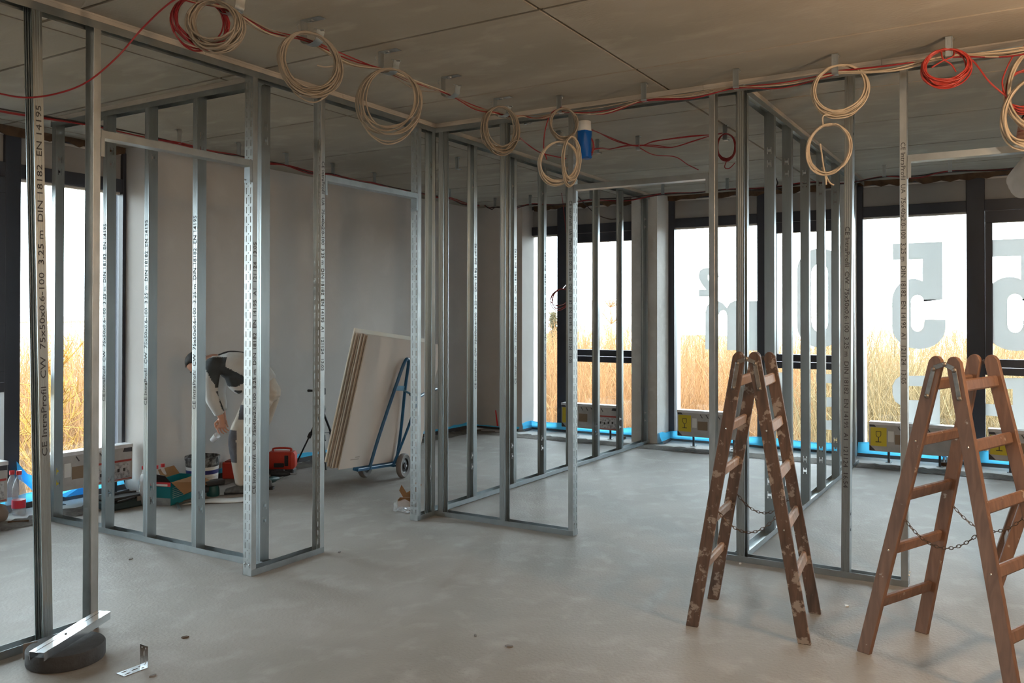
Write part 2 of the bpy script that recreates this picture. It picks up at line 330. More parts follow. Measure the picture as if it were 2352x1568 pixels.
def wbox(par, name, m_, a, b_, tr): q = MB(); q.cbox(a, b_, .004); o = q.build(name, m_, par); o.matrix_local = tr; return o
def window(name, tr, W_, bays, lower=.06, upper=True):
    """bays: list of (u0,u1,sash). local u along x, depth y outward, z up"""
    w = struct(bpy.data.objects.new(name, None)); COL.objects.link(w); w.matrix_world = tr; I = Matrix.Identity(4)
    wbox(w, 'head_frame', FRAMEB, (0,-.04,3.205), (W_,.06,H), I); wbox(w, 'sill_frame', FRAMEB, (0,-.04,-.02), (W_,.06,lower), I)
    last = 0
    for i,(u0,u1,sash) in enumerate(bays):
        wbox(w, 'mullion', FRAMEB, (last,-.05,lower), (u0,.07,3.205), I); last = u1
        wbox(w, 'spandrel_panel', PANEL, (u0,-.012,2.95), (u1,.05,3.185), I); wbox(w, 'panel_bead', LIGHTREV, (u0,-.02,3.185), (u1,.05,3.205), I)
        if sash:
            wbox(w, 'top_rail', FRAMEB, (u0,-.05,2.825), (u1,.07,2.95), I); wbox(w, 'transom', FRAMEB, (u0,-.05,1.005), (u1,.07,1.085), I)
            t = .075
            q = MB(); q.cbox((u0+.003,-.065,2.69),(u1-.003,.03,2.82)); q.cbox((u0+.003,-.065,1.09),(u1-.003,.03,1.18)); q.cbox((u0+.003,-.065,1.18),(u0+t,.03,2.69)); q.cbox((u1-t,-.065,1.18),(u1-.003,.03,2.69)); q.build('sash_frame', FRAMEB, w)
            q = MB(); q.box((u0+t-.01,.0,1.17),(u1-t+.01,.012,2.70)); q.build('glass_pane', GLASS, w)
            q = MB(); q.box((u0-.01,.0,lower-.01),(u1+.01,.012,1.012)); q.build('glass_pane', GLASS, w)
        else:
            wbox(w, 'top_rail', FRAMEB, (u0,-.05,2.83), (u1,.07,2.95), I); wbox(w, 'glazing_bead', LIGHTREV, (u0,-.006,2.81), (u1,.05,2.83), I)
            q = MB(); q.box((u0-.01,.0,lower-.01),(u1+.01,.012,2.84)); q.build('glass_pane', GLASS, w)
    wbox(w, 'mullion', FRAMEB, (last,-.05,lower), (W_,.07,3.205), I)
    q = MB(); q.box((0,.075,-.1),(.06,.30,2.95)); q.box((W_-.06,.075,-.1),(W_,.30,2.95)); q.build('outer_reveal', LIGHTREV, w)
    return w
TA = Matrix.Translation((0, GY, 0))
w1 = window('window_1', Matrix.Translation((-6.36, GY, 0)), 1.87, [(.07,.53,False), (.71,1.79,True)])
w2 = window('window_2', Matrix.Translation((-4.16, GY, 0)), 2.26, [(.10,1.20,False), (1.375,2.22,True)])
w3 = window('window_3', Matrix.Translation((-1.775, GY, 0)), 2.36, [(.07,1.157,False), (1.337,2.29,True)])
w4 = window('window_4', Matrix.Translation((.65, GY, 0)), 2.5, [(.1,1.2,False), (1.38,2.4,True)])
# left facade: local x runs along world -Y so that local +y points outward (-X)
TL = Matrix(((0,-1,0,GX),(1,0,0,0),(0,0,1,0),(0,0,0,1)))
def left_window(name, y0, y1, bays): return window(name, Matrix.Translation((0,y0,0)) @ TL, y1-y0, bays)
w5 = left_window('window_5', 2.79, 5.03, [(.10,1.115,True), (1.245,2.205,False)])
w6 = left_window('window_6', .3, 2.74, [(.1,1.2,False), (1.38,2.34,True)])
b = MB(); b.box((-7.5, YB, 0), (XW, .3, H)); struct(b.build('wall_left_rear', PLASTER))
b = MB(); b.box((-7.5, 2.74, 0), (-7.40, 2.79, H)); struct(b.build('wall_left_pier', PILLAR))
# brown foam and board remnants between window heads and ceiling
def foam(name, p, q, side, seed):
    r = random.Random(seed); p, q, side = V(p), V(q), V(side); n = int((q-p).length/.09); vs = []; fs = []
    for i in range(n+1):
        c = p.lerp(q, i/n); d = r.uniform(.02,.06); h = r.uniform(.03,.085)
        vs += [tuple(c), tuple(c+side*d), tuple(c+side*d*.6-V((0,0,h))), tuple(c-V((0,0,h*.9)))]
    for i in range(n):
        for k in range(4): j = i*4; fs.append((j+k, j+(k+1) % 4, j+4+(k+1) % 4, j+4+k))
    q_ = MB(); q_.add(vs, fs); return struct(q_.build(name, BROWNF))
foam('trim_6', (-6.2, 10.80, H), (XR, 10.80, H), (0,-1,0), 5); foam('trim_7', (-7.40, .32, H), (-7.40, 5.0, H), (1,0,0), 6)
# blue sealing membrane along the sills and wall feet
def membrane(name, pts, h0, h1, dout, seed):
    r = random.Random(seed); vs = []; fs = []; P = smoothpts([V(p) for p in pts], 1) if 0 else [V(p) for p in pts]; Q = []
    for a, c in zip(P, P[1:]):
        n = max(2, int((c-a).length/.1))
        Q += [a.lerp(c, i/n) for i in range(n)]
    Q.append(P[-1]); N = len(Q)
    for i, p in enumerate(Q):
        t = (Q[min(i+1,N-1)]-Q[max(i-1,0)]).normalized(); s = V((t.y,-t.x,0)); j = r.uniform(-.008,.008)
        vs += [tuple(p+s*(dout+.03+j)+V((0,0,.006))), tuple(p+s*(dout*.8+j)+V((0,0,h0))), tuple(p+s*(dout*.5-j)+V((0,0,(h0+h1)/2+j))), tuple(p+s*.004+V((0,0,h1+j*1.5))), tuple(p-s*.012+V((0,0,h1+j*1.5)))]
    for i in range(N-1):
        for k in range(4): fs.append((i*5+k, (i+1)*5+k, (i+1)*5+k+1, i*5+k+1))
    q = MB(); q.add(vs, fs)
    for i, f in enumerate(q.f): q.mi[i] = 1 if (i % 4) == 0 else 0
    return struct(q.build(name, [BLUEM, mat('dark_rubber_foot', (.055, .055, .06), .9)], smooth=50))
membrane('trim_8', [(-6.25,10.52,0), (-6.25,10.79,0), (-4.50,10.79,0)], .03, .115, .03, 1)
membrane('trim_9', [(-4.12,10.42,0), (-4.12,10.79,0), (-1.94,10.79,0)], .03, .125, .035, 2)
membrane('trim_10', [(-1.76,10.79,0), (XR,10.79,0)], .04, .165, .075, 3)
membrane('trim_11', [(-7.06,10.5,0), (-6.28,10.5,0)], .03, .05, .012, 4)
membrane('trim_12', [(-7.06,5.1,0), (-7.06,10.5,0)], .05, .085, .012, 5)
membrane('trim_13', [(-7.39,.32,0), (-7.39,5.0,0)], .05, .11, .03, 6)
# loose blue membrane flaps hanging at the left window
def flap(name, pts, label):
    q = MB(); n = len(pts); q.add([tuple(p) for p in pts] + [tuple(V(p)+V((.004,0,.002))) for p in pts], [tuple(range(n)), tuple(range(2*n-1,n-1,-1))] + [(i,n+i,n+(i+1) % n,(i+1) % n) for i in range(n)])
    return tag(q.build(name, BLUEM), label, 'membrane')
flap('membrane_flap', [onx(38,1060,-7.36), onx(62,1088,-7.36), onx(78,1094,-7.36), onx(78,1130,-7.34), onx(60,1112,-7.36), onx(40,1098,-7.36)], 'loose blue membrane flap hanging at the left window behind the red-capped bottles')
flap('membrane_flap', [onx(136,1138,-7.30), onx(190,1114,-7.32), onx(206,1110,-7.32), onx(206,1132,-7.26), onx(150,1142,-7.22)], 'loose blue membrane piece folded out below the carton at the left window')

# ================================================================== PARTITION FRAMES
def cw_mesh(hgt):            # C stud: web in the plane x=0 (75 wide along y), flanges towards +x, ridged, with lips
    b = MB(); t = .0011; z0, z1 = .004, hgt
    zs = sorted({z0, z1, *[zc+o for zc in (.30,.40,hgt-.40,hgt-.30) for o in (-.026,-.009,.009,.026)]})
    ys = [-.0365,-.016,-.011,.011,.016,.0365]
    def hole(i, j):
        zc = (zs[j]+zs[j+1])/2
        for c in (.30,.40,hgt-.40,hgt-.30):
            d = zc-c
            if abs(d) < .026: return (i in (1,3)) or (abs(d) < .009 and i == 2)
        return False
    b.panel(ys, zs, hole, t, Matrix(((0,1,0,0),(1,0,0,0),(0,0,1,0),(0,0,0,1))))
    for sg in (1,-1):
        Y = .0375*sg; d = -sg*.0014
        p = [(.0,Y),(.012,Y),(.0135,Y+d),(.0155,Y+d),(.017,Y),(.024,Y),(.0255,Y+d),(.0275,Y+d),(.029,Y),(.036,Y),(.0375,Y+d),(.0395,Y+d),(.041,Y),(.0495,Y),(.0495,Y-sg*.0065)]
        b.strip(p, -sg*t if sg > 0 else t, z0, z1)
    return b
def ua_mesh(hgt):            # heavy slotted U profile, web x=0, flanges 40 towards +x
    b = MB(); t = .002; P = .061; z = .05; zs = [.003]
    while z < hgt-.09: zs += [z, z+.039, z+.047, z+.053]; z += P
    zs.append(hgt); ys = [-.0355,-.0225,-.0155,-.003,.003,.0155,.0225,.0355]
    def hole(i, j):
        if j == 0 or j == len(zs)-2 and 0: return False
        k = (j-1) % 4
        return (k == 0 and i in (1,5)) or (k == 2 and i == 3 and j < len(zs)-2)
    b.panel(ys, zs, hole, t, Matrix(((0,1,0,0),(1,0,0,0),(0,0,1,0),(0,0,0,1))))
    for sg in (1,-1):
        Y = .0375*sg
        b.strip([(.0,Y),(.0385,Y),(.040,Y-sg*.001)], -sg*t, .003, hgt)
    return b
ZT = H-.037
CWM = cw_mesh(ZT-.002).build('stud', STEEL, smooth=25); UAM = ua_mesh(ZT-.002).build('reinforced_stud', UASTEEL, smooth=25)
CWm, UAm = CWM.data, UAM.data
bpy.data.objects.remove(CWM); bpy.data.objects.remove(UAM)
def track(par, name, a, c, z, up):   # U track between floor points a and c (centre line), flanges up or down
    a, c = V(a), V(c); d = (c-a); L = d.length; x = d.normalized(); s = V((-x.y, x.x, 0)); h = .04*(1 if up else -1); b = MB(); t = .0012
    path = [(-.0385,h),(-.0385,0),(.0385,0),(.0385,h)] if up else [(.0385,h),(.0385,0),(-.0385,0),(-.0385,h)]
    M = Matrix(((s.x,0,x.x,a.x),(s.y,0,x.y,a.y),(0,1,0,z),(0,0,0,1)))
    b.strip(path, t, 0, L, M); return b.build(name, TRACK, par, smooth=25)
def packing(par, a, c):
    a, c = V(a), V(c); d = (c-a); L = d.length; x = d.normalized(); s = V((-x.y, x.x, 0)); n = max(1, round(L/1.25))
    M = Matrix(((x.x,s.x,0,a.x),(x.y,s.y,0,a.y),(0,0,1,0),(0,0,0,1)))
    for i in range(n):
        for k in range(3):
            q = MB(); o = random.uniform(-.0012,.0012); q.box((L*i/n+.001, -.037+o, H-.036+k*.012), (L*(i+1)/n-.001, .037+o, H-.036+(k+1)*.012-.0004), M); q.build('packing_strip', BOARDSTRIP, par)
def header(par, a, c):      # door header: U profile on its back with end tabs bent down, a->c between jamb faces
    a, c = V(a), V(c); d = (c-a); L = d.length; x = d.normalized(); s = V((-x.y, x.x, 0)); b = MB(); t = .0014
    M = Matrix(((s.x,0,x.x,a.x),(s.y,0,x.y,a.y),(0,1,0,2.60),(0,0,0,1)))
    b.strip([(-.0385,.04),(-.0385,0),(.0385,0),(.0385,.04)], t, .002, L-.002, M)
    M2 = Matrix(((x.x,s.x,0,a.x),(x.y,s.y,0,a.y),(0,0,1,2.60),(0,0,0,1)))
    b.box((.0005,-.036,-.10),(.002,.036,.0),M2); b.box((L-.002,-.036,-.10),(L-.0005,.036,0),M2)
    b.box((.001,-.0385,-.10),(.022,-.037,0),M2); b.box((L-.022,-.0385,-.10),(L-.001,-.037,0),M2)
    o = b.build('door_header', TRACK, par)
    sc = MB()
    for u,sg in ((.002,1),(L-.002,-1)):
        for y in (-.024,.024): sc.ell(M2 @ V((u+sg*.002,y,-.08)), (.006,.006,.006), 8, 5)
    tag(sc.build('screws', SHINY, o), kind='stuff'); return o
def M_stud(p, fl, depth):   # local x -> fl (flange direction), local y -> depth direction
    fl = V(fl); dp = V(depth); return Matrix(((fl.x,dp.x,0,p[0]),(fl.y,dp.y,0,p[1]),(0,0,1,0),(0,0,0,1)))
def stud(par, kind, p, fl, tilt=None):
    """p: centre of web on the wall centre line"""
    fl = V(fl); z = V((0,0,1)); dp = z.cross(fl)     # right handed
    M = M_stud(p, fl, dp)
    if tilt: M = M @ Matrix.Shear('XY', 4, (0,0)) if 0 else M @ Matrix.Rotation(tilt[1], 4, tilt[0])
    return inst(UAm if kind == 'ua' else CWm, 'reinforced_stud' if kind == 'ua' else 'stud', par, M)
def print_on(st, body, face_o, right, up_text, length, height):
    """text lies in plane through face_o; reading direction up_text (+z or -z), letters' up direction = right"""
    o = bpy.data.objects.new('printed_text', textmesh(body, length, height)); COL.objects.link(o)
    o.parent = st; Mw = frame3(face_o, up_text, right); o.matrix_parent_inverse = Matrix.Identity(4); o.matrix_local = st.matrix_basis.inverted() @ Mw
    return o
UATXT = 'CE IntraProfil  UA  75x40x2.0-100  3.25 m  DIN 18182  EN 14195  A1  121124  13:05'
CWTXT = 'CE IntraProfil  CW  75x50x0.6-100  3.25 m  DIN 18182  EN 14195'
def screws(st, pts):
    q = MB()
    for p in pts: q.ell(p, (.006,.006,.006), 8, 5)
    return tag(q.build('screws', SHINY, st), kind='stuff')
X1c = -4.2595; Y2c = 5.7355
# W1: partition along the left of the open area
w1f = thing('partition_frame', 'metal stud partition frame with two door openings along the left, running to the corner in the middle', 'partition', (X1c, 3.4, 0))
w1f.location = (0,0,0)
packing(w1f, (X1c,1.0,0), (X1c,5.773,0)); track(w1f, 'ceiling_track', (X1c,1.0,0), (X1c,5.773,0), ZT, False)
track(w1f, 'floor_track', (X1c,1.0,0), (X1c,2.72,0), .001, True); track(w1f, 'floor_track', (X1c,3.752,0), (X1c,4.402,0), .001, True); track(w1f, 'floor_track', (X1c,5.464,0), (X1c,5.773,0), .001, True)
XF = X1c+.0395
s1 = stud(w1f, 'cw', (X1c, 2.418, 0), (0,1,0), tilt=(V((0,1,0)), .026))
s1.matrix_local = Matrix.Translation((X1c, 2.475, 0)) @ Matrix.Rotation(.0245, 4, 'X') @ M_stud((0,0,0), (0,-1,0), (1,0,0))
print_on(s1, CWTXT, s1.matrix_basis @ V((.026,.0387,.95)), (0,-1,0), (s1.matrix_basis.to_3x3() @ V((0,0,1))), 1.75, .027)
s2 = stud(w1f, 'ua', (X1c, 2.716, 0), (0,-1,0))
s3 = stud(w1f, 'ua', (X1c, 3.753, 0), (0,1,0)); print_on(s3, UATXT, (XF-.0012, 3.773, .52), (0,-1,0), (0,0,1), 1.60, .026)
screws(s3, [(-.003,-.022,.07),(-.003,.018,.075)])
s4 = stud(w1f, 'ua', (X1c, 4.402, 0), (0,-1,0)); print_on(s4, UATXT, (XF-.0012, 4.382, 2.73), (0,1,0), (0,0,-1), 1.46, .026)
s5 = stud(w1f, 'ua', (X1c, 5.465, 0), (0,1,0)); screws(s5, [(-.003,.018,.12),(-.003,.018,.065)])
stud(w1f, 'cw', (X1c, 5.70, 0), (0,-1,0))
header(w1f, (X1c,2.718,0), (X1c,3.751,0)); header(w1f, (X1c,4.404,0), (X1c,5.463,0))
# W2: partition facing the camera, right of the corner
w2f = thing('partition_frame', 'metal stud partition frame facing the camera, behind the ladders, with the door opening in the middle', 'partition')
packing(w2f, (-4.221,Y2c,0), (1.5,Y2c,0)); track(w2f, 'ceiling_track', (-4.221,Y2c,0), (1.5,Y2c,0), ZT, False)
track(w2f, 'floor_track', (-4.221,Y2c,0), (-2.938,Y2c,0), .001, True); track(w2f, 'floor_track', (-1.892,Y2c,0), (-.645,Y2c,0), .001, True)
YF = Y2c-.0395
stud(w2f, 'cw', (-4.192,Y2c,0), (1,0,0)); stud(w2f, 'cw', (-3.59,Y2c,0), (1,0,0))
s9 = stud(w2f, 'ua', (-2.94,Y2c,0), (-1,0,0)); print_on(s9, UATXT, (-2.960, YF+.0012, 2.52), (1,0,0), (0,0,-1), 1.22, .026); screws(s9, [(-.003,-.02,.08),(-.003,.018,.09)])
s10 = stud(w2f, 'ua', (-1.89,Y2c,0), (1,0,0))
stud(w2f, 'cw', (-1.696,Y2c,0), (1,0,0))
s13 = stud(w2f, 'cw', (-1.01,Y2c,0), (-1,0,0))
s13.matrix_local = Matrix.Translation((-.985, Y2c, 0)) @ Matrix.Rotation(.0095, 4, 'Y') @ M_stud((0,0,0), (-1,0,0), (0,-1,0))
print_on(s13, CWTXT + '  A1  121124  16:54', s13.matrix_basis @ V((.026,.0387,2.22)), (1,0,0), (s13.matrix_basis.to_3x3() @ V((0,0,-1))), 1.65, .027)
s14 = stud(w2f, 'ua', (-.647,Y2c,0), (-1,0,0)); print_on(s14, UATXT, (-.667, YF+.0012, 2.72), (1,0,0), (0,0,-1), 1.48, .026); screws(s14, [(-.003,-.02,.08),(-.003,.018,.07)])
stud(w2f, 'ua', (.40,Y2c,0), (1,0,0))
header(w2f, (-2.938,Y2c,0), (-1.892,Y2c,0)); header(w2f, (-.645,Y2c,0), (.398,Y2c,0))
# P1: cross partition running to the left window
Y1c = 3.9555
p1f = thing('partition_frame', 'metal stud partition frame running back to the left window, person bending behind it', 'partition')
packing(p1f, (-4.30,Y1c,0), (-6.76,Y1c,0)); track(p1f, 'ceiling_track', (-4.30,Y1c,0), (-6.76,Y1c,0), ZT, False); track(p1f, 'floor_track', (-4.30,Y1c,0), (-6.76,Y1c,0), .001, True)
for i, x in enumerate((-6.69,-6.005,-5.50,-4.962,-4.325)):
    st = stud(p1f, 'cw', (x,Y1c,0), (-1,0,0))
    if i in (1,2,3): print_on(st, CWTXT, (x-.026, Y1c-.0387, 1.0), (-1,0,0), (0,0,1), 1.35, .032)
# P2: cross partition from the corner back to the pillar
X2c = -4.2795
p2f = thing('partition_frame', 'metal stud partition frame running from the middle corner back to the white pillar', 'partition')
packing(p2f, (X2c,5.775,0), (X2c,10.395,0)); track(p2f, 'ceiling_track', (X2c,5.775,0), (X2c,10.395,0), ZT, False); track(p2f, 'floor_track', (X2c,5.775,0), (X2c,10.395,0), .006, True)
for i, y in enumerate((6.30,6.99,7.58,8.20,8.845,9.51,10.29)):
    st = stud(p2f, 'cw', (X2c,y+.05,0), (0,-1,0))
    if i in (0,1,2): print_on(st, CWTXT, (X2c+.0387, y+.026, 1.0), (0,-1,0), (0,0,1), 1.30, .030)
# P3: cross partition behind the left ladder back to the window pier
X3c = -1.6955
p3f = thing('partition_frame', 'metal stud partition frame with closely seen studs running back to the window behind the left ladder', 'partition')
packing(p3f, (X3c,5.775,0), (X3c,10.60,0)); track(p3f, 'ceiling_track', (X3c,5.775,0), (X3c,10.60,0), ZT, False); track(p3f, 'floor_track', (X3c,5.775,0), (X3c,10.20,0), .006, True)
for y in (5.80,6.53,7.07,7.71,8.37,9.07,9.95):
    stud(p3f, 'cw', (X3c,y,0), (0,1,0))

# ================================================================== LADDERS
def woodmat(name, c1, c2, paint, pl, pscale, grain=1.0):
    M = bpy.data.materials.new(name); M.use_nodes = True; nt = M.node_tree; N = nt.nodes; L = nt.links; b = N['Principled BSDF']
    tc = N.new('ShaderNodeTexCoord'); mp = N.new('ShaderNodeMapping'); mp.inputs['Scale'].default_value = (9,9,1.2); L.new(tc.outputs['Object'], mp.inputs[0])
    n = N.new('ShaderNodeTexNoise'); n.inputs['Scale'].default_value = 4; n.inputs['Detail'].default_value = 7; n.inputs['Distortion'].default_value = .8; L.new(mp.outputs[0], n.inputs['Vector'])
    r = N.new('ShaderNodeValToRGB'); L.new(n.outputs['Fac'], r.inputs[0]); r.color_ramp.elements[0].position = .32; r.color_ramp.elements[0].color = (*c2,1); r.color_ramp.elements[1].position = .68; r.color_ramp.elements[1].color = (*c1,1)
    p = N.new('ShaderNodeTexNoise'); p.inputs['Scale'].default_value = pscale; p.inputs['Detail'].default_value = 4; p.inputs['Roughness'].default_value = .6; L.new(tc.outputs['Object'], p.inputs['Vector'])
    q = N.new('ShaderNodeValToRGB'); L.new(p.outputs['Fac'], q.inputs[0]); q.color_ramp.elements[0].position = pl; q.color_ramp.elements[0].color = (0,0,0,1); q.color_ramp.elements[1].position = pl+.05; q.color_ramp.elements[1].color = (1,1,1,1)
    mx = N.new('ShaderNodeMix'); mx.data_type = 'RGBA'; L.new(q.outputs[0], mx.inputs[0]); L.new(r.outputs[0], mx.inputs[6]); mx.inputs[7].default_value = (*paint,1); L.new(mx.outputs[2], b.inputs['Base Color'])
    b.inputs['Roughness'].default_value = .62; bp = N.new('ShaderNodeBump'); bp.inputs['Strength'].default_value = .25; bp.inputs['Distance'].default_value = .004; L.new(n.outputs['Fac'], bp.inputs['Height']); L.new(bp.outputs[0], b.inputs['Normal']); return M
WOOD1 = woodmat('splattered_dark_wood', (.115,.066,.044), (.055,.033,.024), (.25,.20,.165), .555, 15)
WOOD2 = woodmat('red_brown_wood', (.205,.108,.068), (.125,.066,.043), (.40,.33,.28), .66, 16)
RUNG1 = woodmat('pale_worn_rung', (.40,.27,.185), (.28,.18,.125), (.46,.37,.3), .62, 9)
RUNG2 = woodmat('brown_worn_rung', (.21,.115,.075), (.13,.072,.048), (.36,.30,.25), .66, 12)
def chain(par, a, c, sag):
    a, c = V(a), V(c); n = int((c-a).length*1.25/.021); q = MB(); pts = [a.lerp(c, i/n) - V((0,0,sag*(1-(2*i/n-1)**2))) for i in range(n+1)]
    for i in range(n):
        p, e = pts[i], pts[i+1]; t = (e-p).normalized(); s = V((-t.y,t.x,0)).normalized() if (t.x or t.y) else V((1,0,0)); s = s if i % 2 else t.cross(s)
        mid = (p+e)/2; L = (e-p).length*.5+.0035; ring = [mid + t*(math.cos(k*math.pi/4)*L) + s*(math.sin(k*math.pi/4)*.0065) for k in range(8)]
        q.tube(ring, .0019, 4, close=True)
    return tag(q.build('chain', mat('rusty_chain', (.10,.07,.05), .5, .6, var=.3, vscale=40), par), kind='stuff')
def ladder(FL, BL, FR, BR, AF, AB, wood, rungm, rungz, label, chz, hinge=True, sw=.062, rt=.026):
    FL, BL, FR, BR, AF, AB = map(V, (FL,BL,FR,BR,AF,AB)); o = thing('trestle_ladder', label, 'ladder')
    wd = ((BL-FL)+(AB-AF)).normalized(); sd = V((FR-FL)); sd.z = 0; sd.normalize(); half = sw/2+.002
    tops = {}
    for nm, foot, ap, sg in (('L',FL,AF,-1),('L2',BL,AB,-1),('R',FR,AF,1),('R2',BR,AB,1)):
        top = ap + sd*(sg*half); q = MB(); a = foot; z = (top-a).normalized(); x = (sd - z*sd.dot(z)).normalized(); y = z.cross(x); L = (top-a).length
        M = Matrix(((x.x,y.x,z.x,a.x),(x.y,y.y,z.y,a.y),(x.z,y.z,z.z,a.z),(0,0,0,1)))
        tl = -x.z/max(z.z,.1)*.5*sw     # foot cut level with the floor
        w, h = sw/2, rt/2; c = .003
        prof = []
        P = [(-w,0+tl*-1),(w,tl),(w,L-.03),(w-.012,L-.008),(w-.026,L),(-w+.026,L),(-w+.012,L-.008),(-w,L-.03)]
        n = len(P); vs = [(px,-h,pz) for px,pz in P] + [(px,h,pz) for px,pz in P]
        q.add(vs, [tuple(range(n)), tuple(range(2*n-1,n-1,-1))] + [(i,n+i,n+(i+1)%n,(i+1)%n) for i in range(n)], M)
        so = q.build('stile', wood, o); bv = so.modifiers.new('bevel', 'BEVEL'); bv.width = .003; bv.segments = 1
        tops[nm] = (foot, top)
        sc = MB()
        for zz in rungz[1::2]:
            p = foot.lerp(top, zz/top.z); sc.ell(p - wd*(h if nm in ('L','R') else -h), (.006,.006,.006), 8, 5)
        tag(sc.build('bolts', SHINY, so), kind='stuff')
    for a_, b_ in (('L','L2'),('R','R2')):
        for zz in rungz:
            p = tops[a_][0].lerp(tops[a_][1], zz/tops[a_][1].z); e = tops[b_][0].lerp(tops[b_][1], zz/tops[b_][1].z); t = (tops[a_][1]-tops[a_][0]).normalized()
            q = MB(); d = (e-p).normalized(); out = sd*(-1 if a_ == 'L' else 1)
            q.bar(p+d*(rt/2), e-d*(rt/2), .056, .026, t, .007); q.build('rung', rungm, o)
    if hinge:
        for ap, off in ((AF, -wd*(rt/2+.002)), (AB, wd*(rt/2+.002))):
            q = MB()
            for sg, foot in ((-1, FL if ap is AF else BL), (1, FR if ap is AF else BR)):
                top = ap+sd*(sg*half); dn = (foot-top).normalized(); c0 = top + dn*.055 + off; c1 = top + dn*.20 + off; pin = ap + V((0,0,-.035)) + off
                q.bar(c0, c1, .022, .004, sd, .0015); q.bar(c0, pin, .022, .004, dn, .0015)
                for c_ in (c0+(c1-c0)*.05, c1-(c1-c0)*.06): q.ell(c_, (.011,.011,.011), 10, 6)
            q.ell(ap + V((0,0,-.035)) + off, (.012,.012,.012), 10, 6); q.build('hinge', mat('worn_zinc', (.20,.185,.17), .5, .8, var=.25, vscale=30), o)
    if chz:
        for (la, ra) in (('L','R'),('L2','R2')):
            p = tops[la][0].lerp(tops[la][1], chz/tops[la][1].z); e = tops[ra][0].lerp(tops[ra][1], chz/tops[ra][1].z); chain(o, p, e, .13)
    return o
ladder((-1.551,4.393,0), (-1.594,4.875,0), (-.983,4.451,0), (-1.033,4.937,0), (-1.265,4.42,1.468), (-1.312,4.905,1.45), WOOD1, RUNG1, (.315,.565,.82,1.065,1.305),
       'dark brown wooden trestle ladder heavily splattered with paint, seen from its narrow side', .66, sw=.064)
ladder((-.707,4.49,0), (-.495,4.932,0), (-.062,4.22,0), (.15,4.70,0), (-.338,4.40,1.468), (-.206,4.86,1.462), WOOD2, RUNG2, (.257,.528,.797,1.065,1.335),
       'red-brown wooden trestle ladder with metal hinge plates at the right edge, nearest to the camera', .72, sw=.066)
ladder((-.195,5.86,0), (-.212,6.34,0), (.72,6.02,0), (.70,6.50,0), (.27,5.94,1.46), (.25,6.42,1.46), WOOD2, RUNG2, (.26,.53,.80,1.065,1.33),
       'wooden ladder mostly cut off by the right edge, standing behind the red-brown ladder', .72)

# ================================================================== CABLE HANGERS, COILS AND RUNS
def hanger_mesh(kind):
    b = MB()
    if kind == 'cup':      # bracket with ceiling plate, leg, curved carrier and clip; local x along the cable line
        w = .022
        pth = [(.115,0),(.0,0),(-.002,-.002),(-.002,-.095)]
        b.strip([(y, z) for y, z in pth], .0018, -w, w, Matrix(((0,0,1,0),(1,0,0,0),(0,1,0,-.001),(0,0,0,1))))
        b.m = 0; b.box((-.005,.030,-.012),(.005,.050,-.002)); b.ell((0,.045,-.006),(.013,.013,.006),10,5)
        arc = [(-.002+.05*(1-math.cos(a)), -.095-.028*math.sin(a)) for a in [i*math.pi/10 for i in range(11)]]
        b.strip(arc + [(.098,-.080),(.104,-.060),(.085,-.056)], .0018, -w*1.15, w*1.15, Matrix(((0,0,1,0),(1,0,0,0),(0,1,0,0),(0,0,0,1))))
        b.tube([(0,.085,-.058),(0,.125,-.064)], .004, 8); b.tube([(w,-.012,-.02),(w+.012,-.016,-.03),(w+.004,-.012,-.045)], .002, 6)
        b.box((-.004,-.0065,-.07),(.004,-.0035,-.035))
    else:                  # narrow strip hanger seen from the back
        w = .019
        b.strip([(.05,0),(0,0),(-.002,-.002),(-.002,-.115),(.004,-.124),(.05,-.124),(.056,-.112)], .0018, -w, w, Matrix(((0,0,1,0),(1,0,0,0),(0,1,0,-.001),(0,0,0,1))))
        for x in (-w+.001, w-.003): b.box((x,-.008,-.118),(x+.002,-.002,-.004))
        b.box((-.004,-.0065,-.05),(.004,-.0035,-.02)); b.ell((.0,.028,-.006),(.011,.011,.005),10,5)
        b.tube([(w,0,-.012),(w+.01,0,-.02),(w+.006,0,-.032)], .0022, 6)
    me = b.build('t', UASTEEL if kind == 'cup' else TRACK, smooth=30); d = me.data; bpy.data.objects.remove(me); d.name = 'cable_hanger'; return d
HC, HS = hanger_mesh('cup'), hanger_mesh('strip')
def hanger(kind, p, rz, label, group):
    o = bpy.data.objects.new('cable_hanger', HC if kind == 'cup' else HS); COL.objects.link(o); o.location = (p[0], p[1], H); o.rotation_euler[2] = rz; o.scale = (1.15,)*3 if kind == 'cup' else (1,1,1); return tag(o, label, 'cable hanger', group)
XR1 = -3.36; R1Y = (2.80, 3.34, 3.98, 4.62, 5.27)
for y, lab in zip(R1Y, ('steel cable hanger at the top edge carrying the mixed red and beige coil', 'steel cable hanger above the thick beige coil beside the first door header', 'steel cable hanger above the wide loose beige coil', 'steel cable hanger with no coil, between the wide loose coil and the corner', 'steel cable hanger above the thick coil at the corner of the partitions')):
    hanger('cup', (XR1, y), math.radians(-88), lab, 'cable hangers along the left partition')
YR2 = 5.42; R2X = (-2.91, -2.255, -1.62, -1.012, -.395, .23)
for x, lab in zip(R2X, ('narrow strip hanger above the greige double coil beside the blue bag', 'narrow strip hanger with no coil, first right of the greige double coil', 'narrow strip hanger with no coil above the tall double stud', 'narrow strip hanger above the beige double coil in front of the right partition', 'narrow strip hanger above the round bright red coil', 'narrow strip hanger above the large bright coil at the right edge')):
    hanger('strip', (x, YR2), math.radians(6), lab, 'cable hangers along the facing partition')
XB = -6.23; BY = (3.9, 4.73, 5.37, 5.96, 6.61, 7.27, 8.0, 8.7)
ORD = ('first', 'second', 'third', 'fourth', 'fifth', 'sixth', 'seventh', 'eighth')
